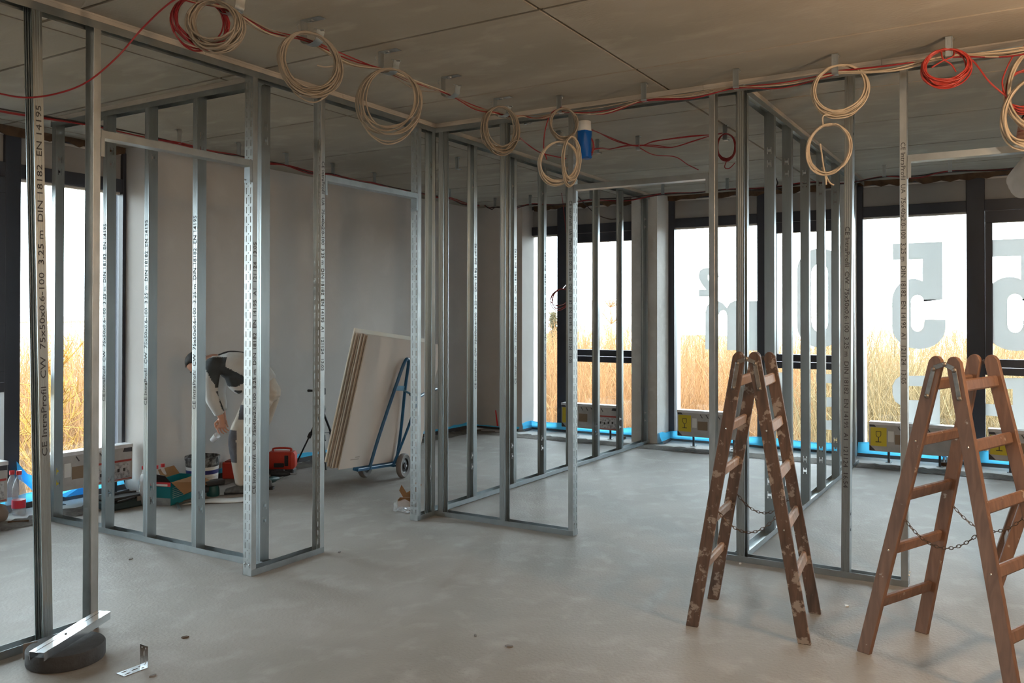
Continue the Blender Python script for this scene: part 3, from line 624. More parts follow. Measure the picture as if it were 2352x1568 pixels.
for i, y in enumerate(BY): hanger('strip', (XB, y), math.radians(80), ORD[i]+' small strip hanger from the left in the row along the grey wall', 'cable hangers along the grey wall')
BX2 = (-6.19, -5.64, -4.75, -3.79, -3.0, -2.1, -1.32, -.7)
for i, x in enumerate(BX2): hanger('strip', (x, 9.70), 0, ORD[i]+' small strip hanger from the left in the row above the far windows', 'cable hangers above the far windows')
for x, y, lab in ((-2.97,7.0,'strip hanger carrying crossing red cables behind the facing partition'), (-2.18,6.99,'strip hanger above the small dark red coil'), (-3.345,6.96,'strip hanger beside the blue bag with a red loop'), (-3.47,6.45,'strip hanger showing inside the greige coil ring'), (-4.918,7.0,'empty strip hanger alone on the ceiling right of the corner studs')):
    hanger('strip', (x, y), 0, lab, 'cable hangers in the back room')
def cable(name, pts, r, m_, label, k=8, n=6, parent=None, cat='cable'):
    q = MB(); q.tube(smoothpts(pts, k), r, n); o = q.build(name, m_, parent, smooth=60)
    return tag(o, label, cat) if label else o
def bundle(label, base, n, r, m_list, spread, seed, sag=.03, cat='cable'):
    """several loose cables following the same supports; one strand = one part"""
    rr = random.Random(seed); o = thing('cable_bundle', label, cat)
    for i in range(n):
        P = []
        for j, p in enumerate(base):
            p = V(p)+V((rr.uniform(-1,1)*spread, rr.uniform(-1,1)*spread, rr.uniform(-.6,.6)*spread)); P.append(p)
            if j < len(base)-1: e = V(base[j+1]); P.append(p.lerp(e, .5)+V((rr.uniform(-1,1)*spread*1.6, rr.uniform(-1,1)*spread*1.6, -sag*rr.uniform(.3,1.6)+rr.uniform(-.5,1)*spread)))
        cable('strand', P, r, m_list[i % len(m_list)], None, 6, 6, o)
    return o
zc = H-.112
bundle('thin red and greige cables strung along the hangers of the left partition', [(XR1+.03,1.2,zc),(XR1+.03,2.2,zc)]+[(XR1+.03,y,zc) for y in R1Y]+[(-3.2,5.40,zc-.01),(-2.91,5.44,zc)], 6, .0038, [CREAMD,REDC,CREAMD,CREAMD,REDC,CREAM], .012, 2, .03)
bundle('red cable pair and greige cables sagging along the facing partition', [(x, YR2+.02, zc-.005) for x in R2X[:4]], 5, .0038, [REDC,CREAMD,REDC,CREAM,CREAMD], .012, 5, .035)
bundle('thick bunch of beige cables strung to the right edge above the doorway', [(x, YR2+.02, zc-.0) for x in R2X[3:]]+[(.9,YR2,zc+.01)], 8, .0048, [CREAM,CREAM,CREAMD,CREAM,REDC,CREAM], .018, 8, .035)
bundle('dark red cable bunch running along the top of the grey wall', [(-6.0,1.6,H-.16),(-6.35,2.6,H-.12)]+[(XB,y,zc-.01) for y in BY]+[(-6.25,9.4,zc-.02)], 3, .006, [REDC,REDC,DARKC], .012, 4, .02)
bundle('dark cable bunch running above the far windows', [(-6.25,9.55,zc-.01)]+[(x,9.72,zc-.01) for x in BX2]+[(.3,9.7,zc),(1.6,9.7,zc)], 3, .0065, [DARKC,REDC,DARKC], .012, 12, .03)
def cz(px, py, y): p = ony(px, py, y); p.z = min(p.z, 3.19); return p
bundle('pair of red cables crossing between the blue bag and the small red coil', [cz(1352,283,6.3), cz(1400,305,6.7), cz(1464,335,7.0), cz(1540,318,7.0), cz(1640,303,7.0), cz(1668,300,7.0)], 2, .0045, [REDC], .012, 21, .0)
bundle('red cables running level from the blue bag to the crossing hanger', [cz(1352,345,6.3), cz(1400,341,6.8), cz(1464,334,7.0), cz(1545,338,7.0), cz(1640,308,7.0)], 2, .0045, [REDC], .012, 22, .0)
cable('red_cable', [ony(1464,336,7.0), ony(1500,355,7.1), ony(1550,360,7.2), ony(1580,378,7.3), ony(1604,390,7.4)], .0045, REDC, 'thin red cable trailing down behind the crossing hanger towards the far door header')
cable('red_cable', [ony(1190,312,5.6), ony(1210,330,5.9), ony(1240,350,6.0), ony(1270,358,6.1), ony(1300,364,6.2)], .0045, REDC, 'red cable sagging from the corner coil towards the greige double coil')
q0 = [ony(1262,245,5.5), ony(1252,290,5.6), ony(1250,330,5.6)]
cable('red_cable', [ony(1290,246,5.42), ony(1265,262,5.44), ony(1252,300,5.5), ony(1249,340,5.5), ony(1256,366,5.5)], .0045, REDC, 'red cable curving down beside the greige ring coil')
# red cable sweeping down across the left studs
X3 = -3.95
cable('red_cable', [onz(470,-20,3.12), onz(400,0,3.08), dep(330,62,3.95), dep(270,130,3.95), dep(200,188,3.95), dep(130,215,3.95), dep(60,224,3.95), dep(0,215,3.95), dep(-60,195,3.95)], .0045, REDC, 'long red cable sweeping down in a curve across the two left studs')
def coil(label, c, rx, ry, turns, r, m_, seed, jit=.12, yaw=0.0, tilt=0.0, tail=None, thick=.035, m2=None, name='cable_coil', cat='cable coil'):
    rr = random.Random(seed); c = V(c); vd = (CAMP-c); vd.z = 0; vd.normalize(); vd = Matrix.Rotation(yaw, 3, 'Z') @ vd; rt = V((-vd.y, vd.x, 0)); up = V((0,0,1)); up = (up + rt*tilt).normalized()
    P = []; N = 26
    for t in range(turns):
        ax = rx*(1+rr.uniform(-jit,jit*.5)); ay = ry*(1+rr.uniform(-jit,jit*.4)); ox = rr.uniform(-1,1)*jit*rx*.6; ph = rr.uniform(-.25,.25); d0 = rr.uniform(-1,1)*thick
        for k in range(N):
            a = math.pi/2 + 2*math.pi*k/N
            top = (1+math.sin(a))/2        # strands gather at the top where the hanger holds them
            x = ax*math.cos(a) + ox*(1-top) ; z = ry*(1-.02*rr.random()) - ay + ay*math.sin(a) - rr.uniform(0,.004)
            wob = ph*.12*rx*math.sin(2*a+ph*9)
            P.append(c + rt*(x+wob) + up*z + vd*(d0*(1-.6*top)+rr.uniform(-.004,.004)))
    q = MB(); S_ = smoothpts(P, 2); q.tube(S_, r, 6)
    if tail:
        for tl in tail: q.tube(smoothpts([V(p) for p in tl], 6), r, 6)
    o = q.build(name, m_, smooth=60); return tag(o, label, cat)
def px(r_, d): return r_*d/FPX
c0 = dep(478,58,4.05); d = 4.05
coil('red cable coil tangled with a beige coil at the top edge, left', dep(462,50,4.08), px(62,d), px(58,d), 9, .0042, REDC, 31, .12, .35, .05)
coil('greige cable coil hung over a red coil at the top edge, left', dep(492,56,4.0), px(58,d), px(54,d), 15, .0045, CREAMD, 32, .22, -.3, -.05, thick=.06)
d = 4.45; coil('thick greige cable coil hanging second from the left on the ceiling', dep(711,150,d), px(68,d), px(76,d), 15, .0046, CREAMD, 33, .16, .15, -.04, thick=.04, tail=[[dep(765,152,d), dep(745,154,d-.02), dep(728,150,d-.03)]])
d = 5.0; coil('wide loose greige cable coil with open thin loops, left of the corner', dep(895,237,d), px(70,d), px(80,d), 9, .0046, CREAMD, 34, .22, .1, .05, thick=.05)
d = 6.15; coil('thick greige cable coil hanging right at the corner of the partitions', dep(1150,298,d), px(44,d), px(54,d), 15, .0046, CREAMD, 35, .16, .5, .03, thick=.05, tail=[[dep(1160,345,d), dep(1180,325,d-.02), dep(1197,322,d-.03)]])
coil('greige ring of cable, upper ring beside the blue bag', dep(1294,284,6.1), px(31,6.1), px(36,6.1), 10, .0048, CREAMD, 36, .08, .2, 0)
coil('loose greige cable coil, lower left one below the ring beside the blue bag', dep(1283,373,6.1), px(44,6.1), px(49,6.1), 9, .0046, CREAM, 37, .10, .1, .1)
coil('narrow greige cable coil, lower right one hanging in front of the doorway jamb', dep(1313,366,6.05), px(22,6.05), px(54,6.05), 10, .0046, CREAM, 38, .16, .5, .04)
d = 5.15; coil('beige cable coil in front of the right partition, upper of two', dep(1930,208,d), px(60,d), px(60,d), 8, .0052, CREAM, 39, .12, .1, .03, thick=.05)
coil('beige cable coil hanging below another coil in front of the right partition', dep(1902,342,d), px(48,d), px(58,d), 9, .0052, CREAM, 40, .10, .1, .08, thick=.04, tail=[[dep(1884,330,d), dep(1893,390,d-.02), dep(1905,418,d-.02), dep(1915,425,d-.02)], [dep(1925,268,d), dep(1892,265,d), dep(1890,290,d)], [dep(1888,385,d), dep(1896,405,d-.02), dep(1898,424,d-.02)]])
d = 4.85; coil('round bright red cable coil under the narrow hanger near the right edge', dep(2172,155,d), px(49,d), px(42,d), 16, .0044, REDL, 41, .15, .1, .0, thick=.05, tail=[[dep(2162,120,d), dep(2166,135,d-.02), dep(2185,148,d-.02), dep(2196,165,d-.02)], [dep(2192,118,d), dep(2188,130,d-.02), dep(2165,140,d-.02), dep(2140,155,d-.02)]])
cable('red_cable', [dep(2200,120,4.85), dep(2235,140,4.85), dep(2270,185,4.8), dep(2300,212,4.8), dep(2320,228,4.78)], .0046, REDL, 'bright red cable linking the round red coil to the large coil at the right edge')
d = 4.7; coil('large bright beige cable coil at the right edge, hanging before the raised arm', dep(2378,258,d), px(66,d), px(82,d), 8, .0062, CREAM, 42, .10, .15, .10, thick=.04)
coil('upper large beige cable coil cut off by the right edge under the ceiling', dep(2385,200,d+.1), px(64,d), px(96,d), 6, .0062, CREAM, 43, .12, .1, .06, thick=.05)
coil('bright red cable coil tangled behind the large beige coil at the right edge', dep(2352,208,d+.2), px(42,d), px(48,d), 12, .0044, REDL, 44, .14, .1, .0, thick=.05)
cable('red_cable', [dep(2372,92,4.8), dep(2330,125,4.8), dep(2305,175,4.8), dep(2303,200,4.8), dep(2312,225,4.8)], .0046, REDL, 'bright red cable arching from the ceiling to the coils at the right edge')
coil('small dark red cable coil seen between two studs of the facing partition', dep(1668,337,7.1), px(21,7.1), px(31,7.1), 8, .0042, REDC, 45, .10, .1, .0, thick=.03, tail=[[dep(1680,360,7.1), dep(1668,372,7.1), dep(1665,385,7.1), dep(1676,386,7.1), dep(1688,374,7.1)]])
coil('dark red cable loop dangling under the blue bag', dep(1353,336,6.95), px(11,6.95), px(22,6.95), 5, .005, REDC, 46, .12, .2, .0, thick=.02)
coil('red and grey cable coil dangling in front of the first far window', dep(1287,688,10.4), px(21,10.4), px(26,10.4), 5, .005, REDC, 47, .25, .2, .2, thick=.05)
cable('red_cable', [V((cz(1290,445,9.6).x,9.6,3.22)), ony(1294,475,9.9), ony(1302,560,10.3), ony(1304,640,10.38), dep(1292,664,10.42)], .005, REDC, 'red cable hanging down the window mullion behind the slotted jamb')
for pts, lab in (([ony(1326,450,9.75), ony(1345,470,9.9), ony(1370,492,10.2), ony(1400,503,10.3), ony(1420,502,10.4)], 'dark cable drooping across the first far window head'), ([ony(1782,408,9.7), ony(1786,420,9.72), ony(1783,432,9.73), ony(1797,438,9.74)], 'short dark cable tuft hanging above the studs of the right partition'), ([onx(258,290,-6.2), onx(263,280,-6.2), onx(262,295,-6.2), onx(261,330,-6.25)], 'dark cable end hanging behind the upper left door header')):
    cable('dark_cable', pts, .007, DARKC, lab)
# blue bag around a ceiling outlet
o = thing('bagged_ceiling_outlet', 'white round ceiling outlet wrapped in a blue plastic bag, hanging behind the greige ring coil', 'ceiling outlet')
cb = ony(1342,278,6.25); q = MB(); q.lathe([(.0,3.245),(.055,3.245),(.057,3.20),(.060,3.165),(.0,3.165)], 20); q.build('white_collar', WHITEP, o, smooth=40).location = (cb.x, cb.y, 0)
q = MB(); rr = random.Random(5); vs = []; n = 18; K = 7
for k in range(K):
    z = 3.165 - .21*k/(K-1); ra = .058 - .010*k/(K-1)
    for i in range(n):
        a = 2*math.pi*i/n; r2 = ra*(1+.10*math.sin(5*a+k)+rr.uniform(-.04,.04)); vs.append((cb.x+r2*math.cos(a)+.012*k/(K-1), cb.y+r2*math.sin(a), z-(.02*rr.random() if k == K-1 else 0)))
q.add(vs, [(k*n+i, k*n+(i+1) % n, (k+1)*n+(i+1) % n, (k+1)*n+i) for k in range(K-1) for i in range(n)] + [tuple((K-1)*n+i for i in range(n))])
q.build('blue_bag', mat('blue_bag_plastic', (.0,.10,.42), .4), o, smooth=60)
# short loose ceiling clips
for p, lab in ((onz(1212,277,H), 'small loose wire clip on the ceiling behind the facing track'),):
    q = MB(); q.box((p.x-.03,p.y-.01,H-.03),(p.x-.012,p.y+.01,H)); q.tube([(p.x-.012,p.y,H-.025),(p.x+.03,p.y,H-.03),(p.x+.05,p.y,H-.005)], .003, 6); tag(q.build('ceiling_clip', TRACK), lab, 'clip')

# ================================================================== CARTONED CONVECTORS AT THE WINDOWS
def convector(label, tr, flip=False, picture=True):
    o = thing('cartoned_convector', label, 'carton', group='cartoned convectors under the windows'); o.matrix_world = tr; L = .86; I = Matrix.Identity(4)
    def add(name, m_, a, c): q = MB(); q.cbox(a, c, .003); r = q.build(name, m_, o); return r
    add('carton', BOXM, (0,0,.125), (L,.12,.44)); add('plastic_wrap', BOXT, (-.004,-.004,.425), (L+.004,.124,.458))
    y = -.0025
    add('yellow_label', YELLOW, (.015,y,.185), (.185,.001,.395)); g = MB()
    # wine glass symbol
    cx, cz_ = .10, .29
    g.strip([(cx-.028,cz_+.062),(cx-.028,cz_+.02),(cx-.018,cz_-.002),(cx,cz_-.010),(cx+.018,cz_-.002),(cx+.028,cz_+.02),(cx+.028,cz_+.062),(cx-.028,cz_+.062)], .006, 0, .0008, Matrix(((1,0,0,0),(0,0,-1,y-.0003),(0,1,0,0),(0,0,0,1))))
    g.box((cx-.004,y-.0011,cz_-.055),(cx+.004,y-.0003,cz_-.008)); g.box((cx-.030,y-.0011,cz_-.062),(cx+.030,y-.0003,cz_-.054)); g.build('glass_symbol', INK, o)
    def tri(pts, nm='corner_print', m_=mat('carton_dark', (.045,.045,.055), .5)):
        q = MB(); q.add([(p[0],y,p[1]) for p in pts]+[(p[0],.001,p[1]) for p in pts], [tuple(range(len(pts))), tuple(range(2*len(pts)-1,len(pts)-1,-1))]+[(i,len(pts)+i,len(pts)+(i+1)%len(pts),(i+1)%len(pts)) for i in range(len(pts))]); q.build(nm, m_, o)
    tri([(.005,.13),(.07,.13),(.02,.18),(.005,.19)]); tri([(.005,.40),(.075,.40),(.055,.425),(.005,.425)]); tri([(L-.10,.39),(L-.005,.385),(L-.005,.425),(L-.085,.425)])
    add('white_print', WHITEP, (.20,y,.24), (.26,.001,.36)); add('brown_tape', BROWNT, (.27,y,.215), (.40,.001,.325))
    if picture:
        add('picture_panel', mat('carton_picture', (.52,.53,.55), .5, col2=(.25,.25,.27), vscale=30), (.50,y,.15), (L-.03,.001,.29)); add('red_line', mat('carton_red', (.40,.06,.05), .5), (.49,y,.30), (L-.01,.001,.318)); add('red_line', MATS['carton_red'], (.49,y,.137), (L-.01,.001,.145))
        q = MB(); rr = random.Random(3)
        for i in range(5):
            x = .53+i*.058; z = .20+rr.uniform(-.02,.03); q.box((x,y-.0008,z),(x+.022,y-.0002,z+.03))
        tag(q.build('picture_marks', INK, o), kind='stuff')
    q = MB()
    for i in range(5): x = .30+i*.075; q.add([(x,y-.0006,.41),(x+.01,y-.0006,.415),(x+.04,y-.0006,.37),(x+.03,y-.0006,.365)], [(0,1,2,3)])
    tag(q.build('print_strokes', mat('carton_ink', (.08,.08,.09), .6), o), kind='stuff')
    for x in (.20,.72):
        q = MB(); q.cbox((x-.012,.04,.0),(x+.012,.06,.125),.002); q.cbox((x-.03,.02,0),(x+.03,.10,.006),.001); q.build('foot', mat('dark_steel_foot', (.06,.07,.08), .5, .4), o)
    return o
def fbox(x, lab, pic=True): convector(lab, Matrix.Translation((x, 10.43, -.004)), picture=pic)
fbox(-5.56, 'cartoned convector with yellow label under the far left window, first along the far wall')
fbox(-3.88, 'cartoned convector with yellow glass label under the window left of the edge-on ladder', False)
fbox(-1.585, 'cartoned convector with yellow glass label under the window behind the red-brown ladder', False)
fbox(-.395, 'cartoned convector with yellow label cut off behind the right-hand legs of the red-brown ladder', False)
TLb = Matrix(((0,-1,0,0),(1,0,0,0),(0,0,1,0),(0,0,0,1)))
convector('cartoned convector under the left window, seen behind the two left studs', Matrix.Translation((-7.2,4.11,-.004)) @ TLb)
convector('cartoned convector at the far left edge beside the red-capped bottles', Matrix.Translation((-7.2,2.97,-.004)) @ TLb)
# valve stubs
for p, lab in (((-4.72,10.55), 'pipe valve with blue cap beside the carton under the far left window'), ((-.83,10.56), 'pipe valve with blue cap behind the red-brown ladder'), ((-7.12,5.06), 'chrome pipe valve beside the carton under the left window')):
    o = thing('pipe_valve', lab, 'valve', (*p,0)); q = MB(); q.tube([(0,0,0),(0,0,.11)], .014, 10); q.tube([(.03,0,0),(.03,0,.10)], .010, 10); q.build('pipe', SHINY, o, smooth=40)
    q = MB(); q.lathe([(0,.095),(.026,.095),(.026,.135),(.012,.15),(0,.15)], 12); q.build('cap', BLUEM if 'blue' in lab else SHINY, o, smooth=40)
    q = MB(); q.cbox((-.05,-.03,0),(.06,.03,.035),.006); q.build('base', BROWNF, o)

# ================================================================== WINDOW LETTERING (mirrored film on the panes)
def film(win, poly_list, mirror_pts=False, name='film_letter'):
    """list of outlines in world x,z on the far glazing; thin film on the inner glass face"""
    cu = bpy.data.curves.new('t', 'CURVE'); cu.dimensions = '2D'; cu.fill_mode = 'BOTH'; cu.extrude = .0006
    for P in poly_list:
        sp = cu.splines.new('POLY'); sp.points.add(len(P)-1); sp.use_cyclic_u = True
        for i, (x, z) in enumerate(P): sp.points[i].co = (x, z, 0, 1)
    o = bpy.data.objects.new('t', cu); COL.objects.link(o); bpy.context.view_layer.update()
    me = bpy.data.meshes.new_from_object(o.evaluated_get(bpy.context.evaluated_depsgraph_get())); bpy.data.objects.remove(o); bpy.data.curves.remove(cu)
    me.materials.clear(); me.materials.append(FILM); r = bpy.data.objects.new(name, me); COL.objects.link(r); r.parent = win
    r.matrix_local = win.matrix_world.inverted() @ Matrix(((1,0,0,0),(0,0,-1,GY-.0022),(0,1,0,0),(0,0,0,1))); me.name = name; return r
def arc(cx, cz, rx, rz, a0, a1, n=10): return [(cx+rx*math.cos(math.radians(a0+(a1-a0)*i/n)), cz+rz*math.sin(math.radians(a0+(a1-a0)*i/n))) for i in range(n+1)]
def P5(px_, py_): p = ony(px_, py_, GY); return (p.x, p.z)
def mirrored5(xl, s=1.0):      # xl = left edge of the bowl; outline of a mirrored heavy 5
    zt, zb = 2.505, 1.275; k = s
    w = .575*k; bar = .04*k
    o_ = [(xl+.01*k, zt), (xl+.53*k, zt), (xl+.53*k, 1.845), (xl+.33*k, 1.845)]
    o_ += arc(xl+.27*k, 1.825, .068*k, .075, 0, 180, 8)                # counter top
    o_ += arc(xl+.27*k, 1.56, .068*k, .085, 180, 360, 8)
    o_ += [(xl+.345*k, 1.615), (xl+.56*k, 1.615)]
    o_ += arc(xl+.28*k, 1.525, .28*k, .25, 0, -180, 14)
    o_ += arc(xl+.22*k, 1.83, .22*k, .26, 180, 62, 12)
    o_ += [(xl+.325*k, 2.315), (xl+.01*k, 2.315)]
    return [o_]
film(w3, mirrored5(P5(2049,700)[0])); film(w3, mirrored5(P5(2263,700)[0], 1.06))
def zero(xl, w):
    zt, zb = 2.485, 1.27; r = w/2; h = .20
    A = arc(xl+r, zt-.26, r, .26, 0, 180, 12) + arc(xl+r, zb+.26, r, .26, 180, 360, 12)
    ri = r*.36; B = arc(xl+r, zt-.30, ri, .11, 0, 180, 8) + arc(xl+r, zb+.30, ri, .11, 180, 360, 8)
    return [A, B[::-1]]
x0 = P5(1831,700)[0]; x1 = P5(1936,700)[0]; film(w2, zero(x0, x1-x0))
# mirrored m with superscript 2
mA = [P5(1740,691), P5(1740,805), P5(1670,804), P5(1670,725)] + [P5(1668,716), P5(1662,712), P5(1655,714), P5(1650,724), P5(1650,803), P5(1620,802), P5(1620,718), P5(1624,702), P5(1636,692), P5(1648,690), P5(1660,696), P5(1670,707), P5(1676,696), P5(1688,690), P5(1700,692)]
film(w2, [mA])
m2 = [P5(1605,681), P5(1605,665), P5(1622,665), P5(1612,652), P5(1606,640), P5(1605,630), P5(1608,621), P5(1616,616), P5(1628,615), P5(1640,617), P5(1649,624), P5(1652,637), P5(1636,637), P5(1632,631), P5(1626,632), P5(1626,640), P5(1632,650), P5(1645,661), P5(1649,668), P5(1649,681)]
film(w2, [m2])
# second line under the transom: mirrored capitals, partly hidden
film(w3, [[P5(2159,862), P5(2159,978), P5(2083,975), P5(2083,930), P5(2068,930), P5(2056,922), P5(2050,906), P5(2050,886), P5(2056,872), P5(2068,863)], [P5(2118,887), P5(2080,886), P5(2080,918), P5(2118,919)]])
film(w3, [[P5(2345,868), P5(2382,868), P5(2382,1000), P5(2340,996), P5(2330,960), P5(2260,953), P5(2260,927), P5(2326,930), P5(2326,893), P5(2285,892), P5(2285,868)]])
film(w2, [[P5(1785,855), P5(1801,855), P5(1801,985), P5(1785,983)]])
film(w2, [[P5(1875,858), P5(1935,860), P5(1935,990), P5(1896,986), P5(1896,965), P5(1914,965), P5(1914,934), P5(1898,934), P5(1898,912), P5(1914,912), P5(1914,880), P5(1875,878)]])

# ================================================================== PLASTERBOARD DOLLY AND BOARDS
BL_ = V((-5.389,5.805,.250)); e_ = V((-.338,1.612,-.150)).normalized(); n_ = V((.979,.205,0)); LB = 1.66; HB = 1.25
up_ = V((.241,.018,1.24)); up_ = (up_ - e_*up_.dot(e_)).normalized(); nn = e_.cross(up_).normalized()
if nn.dot(n_) < 0: nn = -nn
def BP(u, v, w): return BL_ + e_*u + up_*v + nn*w
def bmat(u, v, w): o = BP(u, v, w); return Matrix(((e_.x,up_.x,-nn.x,o.x),(e_.y,up_.y,-nn.y,o.y),(e_.z,up_.z,-nn.z,o.z),(0,0,0,1)))
labs = ['front plasterboard sheet with beige face on the blue dolly', 'plasterboard sheet second from the front on the blue dolly', 'plasterboard sheet third from the front on the blue dolly', 'plasterboard sheet fourth from the front on the blue dolly', 'plasterboard sheet fifth from the front on the blue dolly', 'plasterboard sheet with white face, rearmost on the blue dolly']
rb = random.Random(9)
for i in range(6):
    w = -.0125-i*.0255; du = -(.008*i if i < 5 else .03)+rb.uniform(-.012,.006); dv = .0+rb.uniform(-.006,.012)+(.04 if i == 5 else 0)
    o = thing('plasterboard_sheet', labs[i], 'plasterboard', group='plasterboard sheets on the dolly'); o.matrix_world = bmat(du, dv, w+.0125)
    q = MB(); q.cbox((0,0,0),(LB,HB,.0012),.0004); q.build('face_paper', BOARD if i < 5 else BOARDW, o)
    q = MB(); q.cbox((.001,.001,.0012),(LB-.001,HB-.001,.0120),.001); q.build('gypsum_core', BOARDE if i < 5 else BOARDW, o)
    if i == 0:
        q = MB(); q.box((.18,.075,-.0006),(.33,.083,.0002)); q.box((.26,.095,-.0006),(.34,.103,.0002)); tag(q.build('printed_mark', mat('board_print', (.25,.21,.17), .8), o), kind='stuff')
dl = thing('board_dolly', 'blue tubular plasterboard dolly with grey rubber wheels holding the board stack', 'dolly')
tw = .028
A0 = [BP(.53,-.035,tw), BP(.585,.30,tw), BP(.70,.80,tw+.005), BP(.755,1.02,tw+.01), BP(.80,1.075,tw+.012), BP(.85,1.03,tw+.012), BP(.90,.78,tw+.01), BP(1.04,.3,tw), BP(1.09,-.03,tw)]
q = MB(); q.tube(smoothpts(A0, 8), .0165, 10); q.build('mast', BLUESTEEL, dl, smooth=50)
el = BP(.90,.715,.20)
q = MB(); q.tube(smoothpts([BP(.60,.76,.26), BP(.74,.735,.235), BP(.87,.715,.205), el, BP(.96,.73,.19), BP(1.15,.765,.17), BP(1.40,.80,.15)], 6), .0165, 10); q.build('handle', BLUESTEEL, dl, smooth=50)
q = MB(); q.tube([BP(.598,.7605,.2605), BP(.590,.7615,.262)], .0125, 10); q.build('tube_opening', BLACKP, dl)
q = MB(); q.tube(smoothpts([el, BP(.93,.4,.15), BP(.97,.0,.06)], 6), .014, 10); q.build('strut', BLUESTEEL, dl, smooth=50)
q = MB(); q.bar(BP(.70,.775,.035), BP(.93,.775,.035), .05, .006, up_, .002); q.bar(BP(.89,.755,.03), el, .02, .02, up_, .003); q.build('bracket_plate', mat('light_blue_paint', (.10,.24,.36), .4), dl)
q = MB(); q.bar(BP(.30,-.02,.005), BP(1.12,-.02,.005), .03, .06, up_, .004); q.bar(BP(.34,-.022,-.18), BP(1.12,-.022,-.18), .03, .04, up_, .004); q.bar(BP(.55,-.022,.03), BP(.55,-.022,-.19), .03, .04, up_, .003); q.bar(BP(1.0,-.022,.06), BP(1.0,-.022,-.19), .03, .04, up_, .003); q.build('base_frame', BLUESTEEL, dl)
for c, lab in ((V((-5.477+.0,6.85,.125)), None), (V((-5.82,6.66,.125)), None)):
    M = frame3(c, e_*1.0, V((0,0,1))); wh = None
    rot = Matrix(((e_.x, 0, n_.x, c.x),(e_.y, 0, n_.y, c.y),(0,1,0,c.z),(0,0,0,1)))
    q = MB(); q.lathe([(.075,-.022),(.112,-.028),(.123,-.018),(.125,0),(.123,.018),(.112,.028),(.075,.022)], 28, rot, cap=False); wh = q.build('wheel', RUBBER, dl, smooth=50)
    q = MB(); q.lathe([(.0,-.018),(.03,-.018),(.034,-.010),(.064,-.008),(.078,-.02),(.078,.02),(.064,.008),(.034,.014),(.03,.026),(0,.026)], 20, rot); q.build('wheel_hub', BLACKP, wh, smooth=40)
    q = MB(); q.lathe([(0,.026),(.012,.026),(.012,.036),(0,.036)], 12, rot); q.build('axle_cap', SHINY, wh)
q = MB(); q.tube([V((-5.82,6.66,.125)), V((-5.477,6.85,.125))], .012, 10); q.build('axle', BLUESTEEL, dl)
# small box and bag of screws behind the doorway jamb
o = thing('opened_carton', 'small torn brown carton on the floor behind the doorway jamb', 'carton', (-4.66,5.86,0), rz=.5)
q = MB(); q.box((-.06,-.05,0),(.06,.05,.004)); q.box((-.06,-.05,0),(-.056,.05,.06)); q.box((.056,-.05,0),(.06,.05,.06)); q.box((-.06,-.05,0),(.06,-.046,.05)); q.box((-.06,.046,0),(.06,.05,.06)); q.build('body', CARD, o)
q = MB(); q.add([(-.03,.052,.06),(.05,.06,.06),(.11,.07,.12),(.13,.07,.17),(.08,.06,.19),(.05,.055,.13),(.0,.055,.10),(-.045,.05,.17),(-.065,.05,.12)],[tuple(range(9))]); fo = q.build('torn_flap', CARD, o); sm_ = fo.modifiers.new('s', 'SOLIDIFY'); sm_.thickness = .004
def blob(name, m_, parent, c, rad, seed, amp=.25, n=20, k=12, flat=True, smooth=70):
    r = random.Random(seed); q = MB(); q.ell((0,0,0), rad, n, k); ph = [r.uniform(0,6) for _ in range(6)]
    vs = []
    for x, y, z in q.v:
        f = 1+amp*(math.sin(9*x/rad[0]*.6+ph[0])*math.sin(7*y/rad[1]*.6+ph[1])+.5*math.sin(13*z/rad[2]*.5+ph[2]+5*x/rad[0]))*.6; x, y, z = x*f, y*f, z*f
        vs.append((x+c[0], y+c[1], max(z+c[2], .002) if flat else z+c[2]))
    q.v = vs; return q.build(name, m_, parent, smooth=smooth)
o = thing('plastic_bag', 'clear plastic bag of screws lying beside the torn carton', 'bag', (-4.52,5.66,0)); blob('bag_film', clearmat('bag_plastic', (.95,.96,.97), .16), o, (0,0,.04), (.10,.055,.055), 4, .3); q = MB(); r = random.Random(2)
for i in range(40):
    a = r.uniform(0,6.28); p = V((r.uniform(-.06,.06), r.uniform(-.03,.03), r.uniform(.006,.035))); q.tube([p, p+V((math.cos(a)*.025, math.sin(a)*.025, r.uniform(-.004,.008)))], .003, 5)
tag(q.build('screws', SHINY, o), kind='stuff')

# ================================================================== TRIPOD
o = thing('tripod', 'black camera tripod with pan handle standing in front of the grey wall', 'tripod'); ap = V((-6.70,6.95,.62)); top = V((-6.70,6.95,.80))
for ft in ((-7.03,6.90,.0), (-6.73,7.30,0.0), (-6.42,6.72,0)):
    ft = V(ft); q = MB(); k = ap.lerp(ft, .48); q.tube([ap, k], .013, 8); q.tube([k, ft+V((0,0,.012))], .009, 8); lg = q.build('leg', BLACKP, o, smooth=50)
    q = MB(); d = (ft-ap).normalized(); q.tube([k-d*.03, k+d*.03], .022, 8); q.build('leg_clamp', BLACKP, lg, smooth=50)
    q = MB(); q.tube([V((ap.x,ap.y,.36)), ap.lerp(ft, .44)], .004, 6); q.build('spreader', BLACKP, o)
q = MB(); q.tube([V((ap.x,ap.y,.33)), top], .012, 10); q.lathe([(0,.58),(.035,.58),(.04,.62),(.03,.66),(0,.66)], 14, Matrix.Translation((ap.x,ap.y,0))); q.build('centre_column', BLACKP, o, smooth=40)
q = MB(); q.cbox((ap.x-.03,ap.y-.03,.78),(ap.x+.03,ap.y+.03,.85),.006); q.build('pan_head', BLACKP, o)
